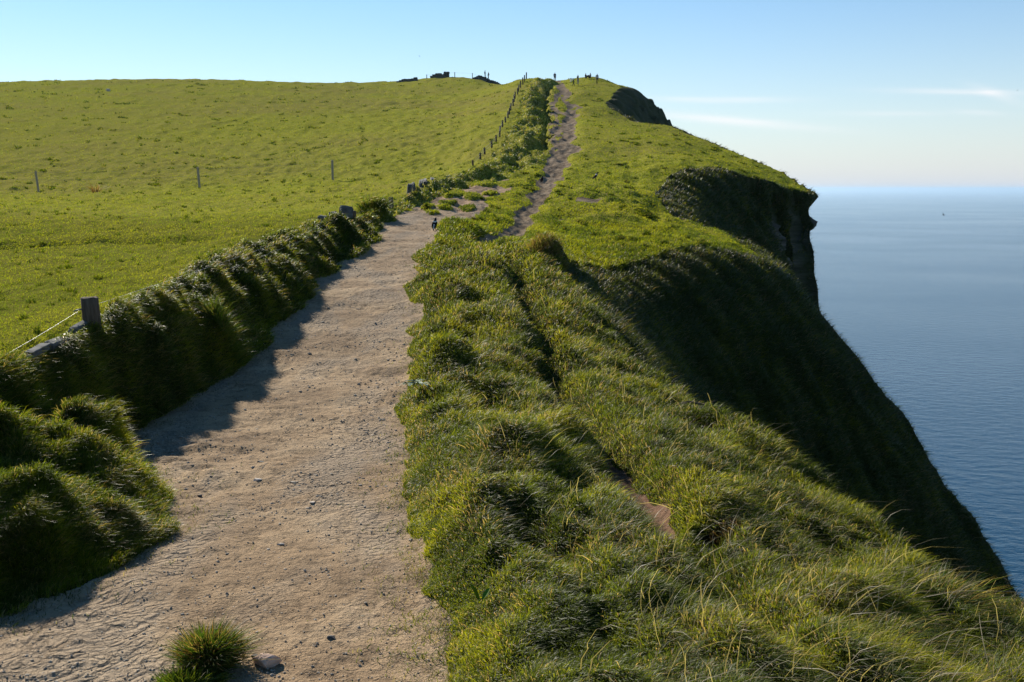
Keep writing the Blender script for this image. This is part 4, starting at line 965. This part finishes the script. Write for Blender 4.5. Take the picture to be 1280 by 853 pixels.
# ------------------------------------------------------------------ sky, sun, camera
def world():
    w = bpy.data.worlds.new('World'); SC.world = w; w.use_nodes = True; nt = w.node_tree; lk = nt.links
    bg = nt.nodes['Background']
    sky = nt.nodes.new('ShaderNodeTexSky'); sky.sky_type = 'NISHITA'; sky.sun_disc = False
    sky.sun_elevation = SUN_EL; sky.sun_rotation = SUN_AZ % (2 * math.pi); sky.altitude = 200; sky.air_density = 1.0; sky.dust_density = .0; sky.ozone_density = 2.0
    # thin cirrus streaks over the sea
    tc = nt.nodes.new('ShaderNodeTexCoord'); sep = nt.nodes.new('ShaderNodeSeparateXYZ'); lk.new(tc.outputs['Generated'], sep.inputs[0])
    def mth(op, a, b=None):
        n = nt.nodes.new('ShaderNodeMath'); n.operation = op
        for k, v in enumerate((a, b)):
            if v is None: continue
            if isinstance(v, (int, float)): n.inputs[k].default_value = v
            else: lk.new(v, n.inputs[k])
        return n.outputs[0]
    az = mth('DIVIDE', sep.outputs[0], sep.outputs[1]); el = mth('DIVIDE', sep.outputs[2], sep.outputs[1])
    cmb = nt.nodes.new('ShaderNodeCombineXYZ'); lk.new(mth('MULTIPLY', az, 9), cmb.inputs[0]); lk.new(mth('MULTIPLY', el, 130), cmb.inputs[1])
    nz = noise(nt, cmb.outputs[0], 1.0, 6, .62, .6)
    tot = None
    for (px, py, w_, h_, slope, s) in [(915,151,95,5,.085,.75),(918,125,70,3.5,.0,.45),(1205,115,85,3.5,.02,.5),(1245,118,28,6,.3,.45),(1110,142,60,3,.0,.35),(1225,141,30,3,.05,.3),(850,124,40,3,.05,.25)]:
        q_ = P(px, py, 1.0); a0, e0 = q_[0], q_[2] - EYE
        da = mth('DIVIDE', mth('SUBTRACT', az, float(a0)), w_ / F)
        de = mth('DIVIDE', mth('ADD', mth('SUBTRACT', el, float(e0)), mth('MULTIPLY', mth('SUBTRACT', az, float(a0)), slope)), h_ / F)
        r2 = mth('ADD', mth('MULTIPLY', da, da), mth('MULTIPLY', de, de))
        gss = mth('MULTIPLY', mth('EXPONENT', mth('MULTIPLY', r2, -1.0)), s)
        tot = gss if tot is None else mth('ADD', tot, gss)
    front = mth('GREATER_THAN', sep.outputs[1], .1)
    fac = mth('MULTIPLY', mth('MULTIPLY', tot, mth('MULTIPLY', nz, 1.5)), front)
    # pale marine haze that whitens the lowest degrees of the sky
    low = mth('EXPONENT', mth('MULTIPLY', mth('ABSOLUTE', sep.outputs[2]), -9.5))
    hs = nt.nodes.new('ShaderNodeHueSaturation'); hs.inputs['Saturation'].default_value = 1.25; lk.new(sky.outputs[0], hs.inputs['Color'])
    hz = mixc(nt, mth('MULTIPLY', low, .92), hs.outputs[0], (4.9, 5.2, 5.9))
    mx = mixc(nt, fac, hz, (7.6, 7.5, 7.6))
    lk.new(mx, bg.inputs['Color']); bg.inputs['Strength'].default_value = .077
world()
sd = bpy.data.lights.new('sun', 'SUN'); sd.energy = 5.0; sd.angle = math.radians(.53); sd.color = (1.0, .93, .80)
so = bpy.data.objects.new('sun', sd); COL.objects.link(so); so.location = (-30, 40, 60)
sv = Vector((math.sin(SUN_AZ) * math.cos(SUN_EL), math.cos(SUN_AZ) * math.cos(SUN_EL), math.sin(SUN_EL)))
so.rotation_euler = sv.to_track_quat('Z', 'Y').to_euler()
cd = bpy.data.cameras.new('camera'); co = bpy.data.objects.new('camera', cd); COL.objects.link(co)
cd.sensor_width = 36; cd.lens = 36 * F / 1280; cd.clip_start = .05; cd.clip_end = 300000
co.location = (0, 0, EYE); co.rotation_euler = (math.pi / 2 - PITCH, 0, 0)
SC.camera = co
SC.view_settings.view_transform = 'Standard'; SC.view_settings.look = 'None'; SC.view_settings.exposure = .82; SC.view_settings.gamma = 1; SC.view_settings.use_curve_mapping = False
SC.cycles.use_denoising = True
SC.cycles.max_bounces = 6; SC.cycles.diffuse_bounces = 3; SC.cycles.transmission_bounces = 4; SC.cycles.volume_bounces = 1
SC.cycles.caustics_reflective = False; SC.cycles.caustics_refractive = False
